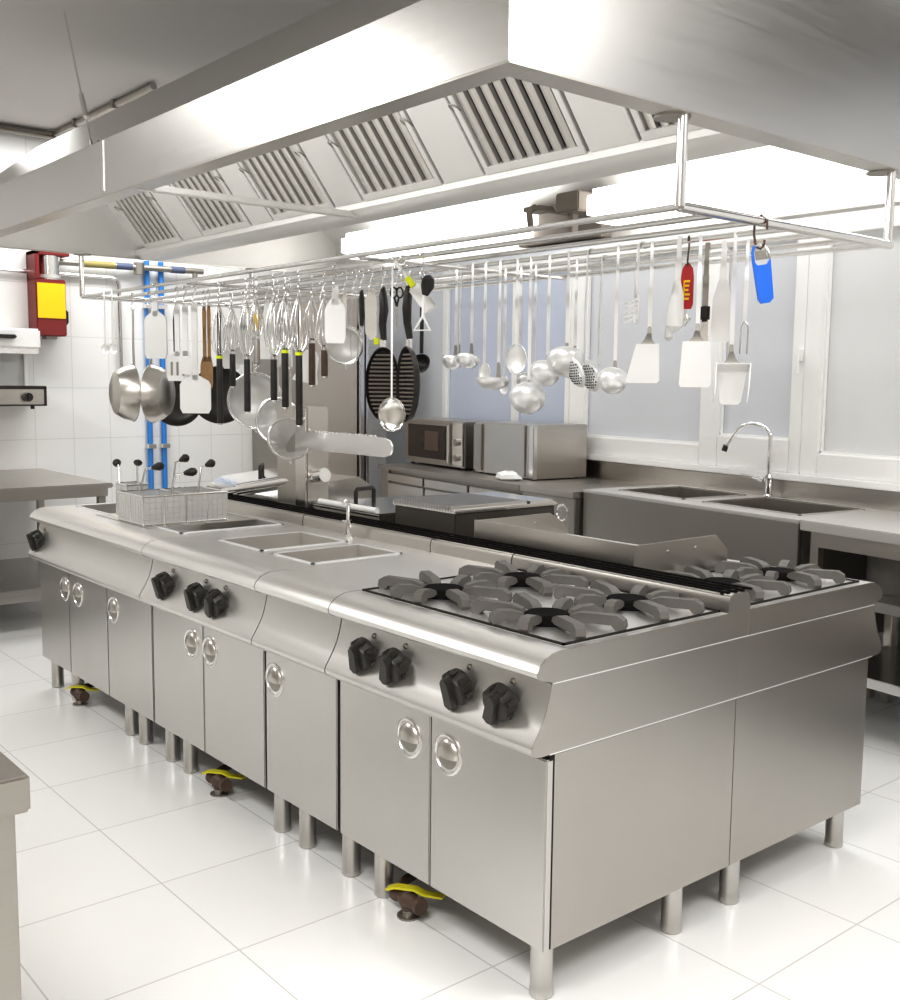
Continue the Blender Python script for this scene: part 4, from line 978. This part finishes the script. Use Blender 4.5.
# foreground table, bottom left
t = thing('steel_table', 'corner of a steel table at the left edge in the foreground', 'table', (-1.4, .5, 0)); tbs = (-1.4, .5, 0)
m = MB(); m.box(-1.80, -.046, .765, -1.094, 1.25, .82, .004); obj('tabletop', m, SD, t, tbs)
for (x, y) in ((-1.148, .000), (-1.74, .000), (-1.148, 1.19), (-1.74, 1.19)):
    m = MB(); m.box(x-.035, y-.035, 0, x+.035, y+.035, .766, .003); obj('leg', m, SD, t, tbs)

# ------------------------------------------------------------------ counters along the window wall (local frame D,s)
def wthing(name, label, cat, D, s, z=0, group=None):
    t = thing(name, label, cat, W(D, s, z), -TH, group); return t, (D, s, z)
t, b = wthing('undercounter_fridge', 'stainless undercounter fridge with three pale doors below the microwave', 'fridge', 2.4, 3.9)
m = MB(); m.box(2.08, 3.03, .79, WD-.023, 4.72, .82, .004); obj('worktop', m, SD, t, b)
m = MB(); m.box(2.12, 3.035, .10, WD-.024, 4.70, .79); obj('body', m, SD, t, b)
for (a, c) in ((4.12, 4.60), (3.585, 4.10), (3.05, 3.565)):
    m = MB(); m.box(2.095, a, .12, 2.12, c, .70, .004); d = obj('door', m, GREYP if False else SV, t, b)
    m = MB(); m.box(2.092, a, .715, 2.12, c, .765, .003); obj('door_handle', m, S, d, b)
m = MB(); m.box(2.105, 4.60, .10, 2.13, 4.72, .79, .003); obj('side_frame', m, SD, t, b)
for (y, s_) in ((2.2, 3.1), (2.2, 4.65)):
    m = MB(); m.cyl((y, s_, 0), (y, s_, .102), .022, 14); obj('foot', m, SD, t, b)
t, b = wthing('corner_cabinet', 'plain stainless cabinet with a round cup handle between fridge and sink', 'cabinet', 2.4, 2.78)
m = MB(); m.box(2.08, 2.545, .79, WD-.023, 3.028, .825, .004); obj('worktop', m, S, t, b)
m = MB(); m.box(2.12, 2.55, .08, WD-.024, 3.025, .79); obj('body', m, SD, t, b)
m = MB(); m.box(2.10, 2.555, .09, 2.12, 3.02, .785, .003); d = obj('door', m, SE, t, b)
m = MB(); m.lathe([(0, .003), (.036, .003), (.04, .008), (.046, .006), (.047, 0), (0, 0)], 28, Matrix.Translation((2.10, 2.66, .705)) @ Matrix.Rotation(-PI/2, 4, 'Y')); obj('door_handle', m, SP, d, b)
for s_ in (2.6, 2.98):
    m = MB(); m.cyl((2.2, s_, 0), (2.2, s_, .082), .022, 14); obj('foot', m, SD, t, b)
# sink unit
t, b = wthing('sink_unit', 'stainless double-bowl sink unit with a deep plain front under the window', 'sink', 2.45, 1.83)
sa, sbb = 1.135, 2.53
m = MB()
D0, D1, z0, z1 = 2.13, WD-.023, .824, .84
B1 = (2.26, 1.93, 2.66, 2.37); B2 = (2.26, 1.24, 2.66, 1.78)
m.box(D0, sa, z0, B1[0], sbb, z1, .004); m.box(B1[2], sa, z0, D1, sbb, z1)
m.box(B1[0], sa, z0, B1[2], B2[1], z1); m.box(B1[0], B2[3], z0, B1[2], B1[1], z1); m.box(B1[0], B1[3], z0, B1[2], sbb, z1)
obj('worktop', m, ST, t, b)
for B in (B1, B2):
    m = MB(); q = .003
    m.box(B[0], B[1], .62, B[2], B[3], .623); m.box(B[0], B[1], .62, B[0]+q, B[3], .842); m.box(B[2]-q, B[1], .62, B[2], B[3], .842)
    m.box(B[0], B[1], .62, B[2], B[1]+q, .842); m.box(B[0], B[3]-q, .62, B[2], B[3], .842)
    obj('bowl', m, S, t, b)
    m = MB()
    for e in ((B[0]-.016, B[1]-.016, B[2]+.016, B[1]+.001), (B[0]-.016, B[3]-.001, B[2]+.016, B[3]+.016), (B[0]-.016, B[1]-.016, B[0]+.001, B[3]+.016), (B[2]-.001, B[1]-.016, B[2]+.016, B[3]+.016)): m.box(e[0], e[1], .838, e[2], e[3], .846, .003)
    obj('bowl_rim', m, SP, t, b)
m = MB(); m.box(2.135, sa+.004, .30, 2.155, sbb, .824, .002); obj('front_panel', m, SE, t, b)
m = MB(); m.box(2.165, sa+.01, .30, WD-.025, sa+.03, .79); obj('side_panel', m, SD, t, b)
m = MB(); m.box(2.165, sbb-.02, .30, WD-.025, sbb, .79); obj('side_panel', m, SD, t, b)
for s_ in (sa+.04, sbb-.04):
    for D in (2.2, 2.7):
        m = MB(); m.box(D-.02, s_-.02, 0, D+.02, s_+.02, .79, .002); obj('leg', m, S, t, b)
m = MB(); m.box(WD-.022, -2.5, .80, WD-.001, 4.72, .925, .003); o = obj('backsplash', m, S, None, None); o.rotation_euler = (0, 0, -TH)
tag(o, 'long brushed steel backsplash strip beneath the window sill', 'backsplash')
# faucet
t, b = wthing('sink_faucet', 'chrome gooseneck faucet over the double sink', 'faucet', 2.70, 1.80, .84)
m = MB(); m.lathe([(0, 0), (.028, 0), (.028, .010), (.020, .016), (.019, .075), (.022, .08), (.022, .10), (.012, .115), (0, .115)], 20, Matrix.Translation(b)); obj('body', m, CHROME, t, b)
z = .84
pts = [(2.70, 1.80, z+.10), (2.70, 1.80, z+.30)]
for k in range(0, 9):
    a = R(0) + k*R(150)/8; pts.append((2.70-.02*(k/8), 1.90-.10*math.cos(a)+.0, z+.30+.06*math.sin(a)))
pts += [(2.66, 2.03, z+.265), (2.655, 2.045, z+.235)]
m = MB(); m.tube(pts, .0105, 12); obj('spout', m, CHROME, t, b)
m = MB(); m.cyl((2.655, 2.045, z+.245), (2.65, 2.052, z+.215), .014, 12); obj('nozzle', m, BLACK, t, b)
m = MB(); m.tube([(2.68, 1.82, z+.085), (2.66, 1.86, z+.10), (2.645, 1.925, z+.105)], .009, 10, radii=[.012, .010, .007]); obj('lever', m, CHROME, t, b)
# right-hand table
t, b = wthing('open_shelf_table', 'stainless table with two open undershelves right of the sink', 'table', 2.45, .1)
m = MB(); m.box(2.13, -1.6, .80, WD-.023, 1.130, .842, .004); obj('tabletop', m, ST, t, b)
m = MB(); m.box(2.165, -1.6, .735, 2.185, 1.09, .802, .002); obj('apron', m, S, t, b)
for z_, nm in ((.52, 0), (.215, 0)):
    m = MB(); m.box(2.17, -1.55, z_, WD-.03, 1.09, z_+.04, .003); obj('shelf', m, SR, t, b)
for (D, s_) in ((2.19, 1.085), (2.70, 1.085), (2.19, -.6), (2.70, -.6), (2.19, -1.55)):
    m = MB(); m.box(D-.02, s_-.02, 0, D+.02, s_+.02, .80, .003); obj('leg', m, S, t, b)
m = MB(); m.box(WD-.03, -1.55, .24, WD-.024, 1.08, .79); obj('back_panel', m, SD, t, b)
# things on its shelves
def pot(label, D, s_, z_, r, h, m_, group):
    t = thing('stock_pot', label, 'pot', W(D, s_, z_), 0, group)
    m = MB(); m.lathe([(0, 0), (r*.96, 0), (r, .01), (r, h), (r+.006, h+.004), (r-.004, h), (r-.004, .006), (0, .006)], 28); obj('vessel', m, m_, t)
    for a in (R(60), R(240)):
        m = MB(); c = Vector((math.cos(a)*r, math.sin(a)*r, h*.7)); n_ = Vector((math.cos(a), math.sin(a), 0)); q = Vector((-n_.y, n_.x, 0))*.035
        m.tube([c-q, c-q+n_*.03, c+q+n_*.03, c+q], .005, 8); obj('handle', m, SD, t)
pot('dark pot standing on the upper shelf beside the table leg', 2.42, .88, .561, .11, .15, IRON, None)
pot('wider dark pot standing on the upper shelf, farther right', 2.45, .47, .561, .13, .13, IRON, None)
# microwave
t, b = wthing('microwave_oven', 'stainless microwave oven with a dark door standing on the far counter', 'microwave', 2.5, 4.34, .82)
m = MB(); m.box(2.31, 3.96, .835, 2.68, 4.73, 1.135, .006); obj('case', m, S, t, b)
m = MB(); m.box(2.297, 4.10, .845, 2.312, 4.72, 1.125, .004); d = obj('door', m, SE, t, b)
m = MB(); m.box(2.293, 4.17, .875, 2.299, 4.67, 1.10, .003); w_ = obj('door_window', m, SCREEN, d, b)
m = MB(); m.box(2.291, 4.26, .93, 2.2935, 4.44, 1.06, .002); obj('reflection_plate', m, mottled('brown_window', (.10, .07, .055), (.14, .10, .08), 4, .3), d, b)
m = MB(); m.cyl((2.285, 4.125, .86), (2.285, 4.125, 1.11), .008, 10); obj('door_handle', m, SP, d, b)
m = MB(); m.box(2.297, 3.965, .845, 2.312, 4.095, 1.125, .004); p = obj('control_panel', m, SP, t, b)
for z_ in (.90, 1.0):
    m = MB(); m.cyl((2.297, 4.03, z_), (2.28, 4.03, z_), .022, 16); obj('dial', m, SD, p, b)
for (D, s_) in ((2.34, 4.02), (2.34, 4.68), (2.62, 4.02), (2.62, 4.68)):
    m = MB(); m.cyl((D, s_, .82), (D, s_, .837), .015, 10); obj('foot', m, BLACK, t, b)
# steel box oven
t, b = wthing('steel_cabinet', 'plain pale steel box with a bright corner edge beside the microwave', 'box', 2.5, 3.56, .82)
m = MB(); m.box(2.31, 3.20, .828, 2.70, 3.84, 1.145, .005); obj('case', m, S, t, b)
m = MB(); m.box(2.30, 3.29, .835, 2.312, 3.72, 1.135, .004); obj('door', m, SV, t, b)
m = MB(); m.box(2.296, 3.745, .84, 2.314, 3.835, 1.13, .003); obj('side_strip', m, SE, t, b)
m = MB(); m.box(2.295, 3.195, .826, 2.325, 3.24, 1.143, .004); obj('corner_edge', m, SR, t, b, label='bright corner edge')
for (D, s_) in ((2.34, 3.25), (2.34, 3.80), (2.66, 3.25), (2.66, 3.80)):
    m = MB(); m.cyl((D, s_, .82), (D, s_, .83), .014, 10); obj('foot', m, BLACK, t, b)
# folded white cloth
m = MB(); m.lathe([(0, 0), (.05, 0), (.07, .012), (.062, .032), (.03, .042), (0, .04)], 18, None, .9, 1.35)
o = obj('white_cloth', m, WHITEP); o.location = W(2.20, 3.30, .82); o.rotation_euler = (0, 0, -TH)
for v in o.data.vertices: v.co.x += .010*math.sin(v.co.y*60); v.co.z *= 1+.3*math.sin(v.co.y*45+v.co.x*30)
tag(o, 'crumpled white cloth on the counter in front of the steel box', 'cloth')
# tall fridge in the corner
t = thing('tall_fridge', 'tall brushed steel fridge in the far corner left of the counter', 'fridge', (2.64, 5.1, 0)); b = (2.64, 5.1, 0)
m = MB(); m.box(2.33, 4.79, .10, 2.925, YL-.003, 2.02, .006); obj('body', m, SD, t, b)
m = MB(); m.box(2.335, 4.75, .12, 2.80, 4.79, 2.0, .006); d = obj('door', m, SFR, t, b)
m = MB(); m.box(2.812, 4.735, .14, 2.858, 4.775, 1.80, .010); obj('door_handle', m, SR, d, b)
m = MB(); m.box(2.875, 4.745, .12, 2.90, 4.79, 2.0, .004); obj('edge_trim', m, SR, t, b)
for (x, y) in ((2.38, 4.85), (2.88, 4.85), (2.38, 5.4), (2.88, 5.4)):
    m = MB(); m.cyl((x, y, 0), (x, y, .102), .025, 14); obj('foot', m, SD, t, b)

# ------------------------------------------------------------------ light
wld = bpy.data.worlds.new('world'); scn.world = wld; wld.use_nodes = True
bg = wld.node_tree.nodes['Background']; bg.inputs['Color'].default_value = (.97, .98, 1.0, 1); bg.inputs['Strength'].default_value = .78
def area(name, loc, rot, sx_, sy_, e, col=(1, 1, 1)):
    l = bpy.data.lights.new(name, 'AREA'); l.shape = 'RECTANGLE'; l.size = sx_; l.size_y = sy_; l.energy = e; l.color = col
    o = bpy.data.objects.new(name, l); COL.objects.link(o); o.location = loc; o.rotation_euler = rot; return o
area('ceiling_light', (-2.0, 3.35, 2.92), (0, 0, 0), .6, .8, 40, (1, .992, .98))
area('ceiling_light', (-2.2, -1.2, 2.92), (0, 0, 0), 1.2, 2.2, 98, (1, .992, .98))
area('ceiling_light', (1.1, -2.2, 2.92), (0, 0, 0), 1.4, 1.0, 44, (1, .992, .98))
area('ceiling_light', (2.45, 1.6, 2.90), (0, 0, 0), .3, 4.0, 26, (1, .995, .985))
area('filter_fill_light', (-.135, 1.75, 2.10), (0, R(-78), 0), .06, 3.2, 7.5, (1, .995, .985))  # added fill without a fixture, brightens the filters from inside the hood front
area('ceiling_light', (1.2, 4.75, 2.90), (0, 0, 0), 1.8, .5, 27, (1, .992, .98))

# ------------------------------------------------------------------ colour management
scn.view_settings.view_transform = 'Standard'
scn.view_settings.look = 'None'
scn.view_settings.exposure = 0.38
scn.view_settings.gamma = 0.80
scn.cycles.max_bounces = 8
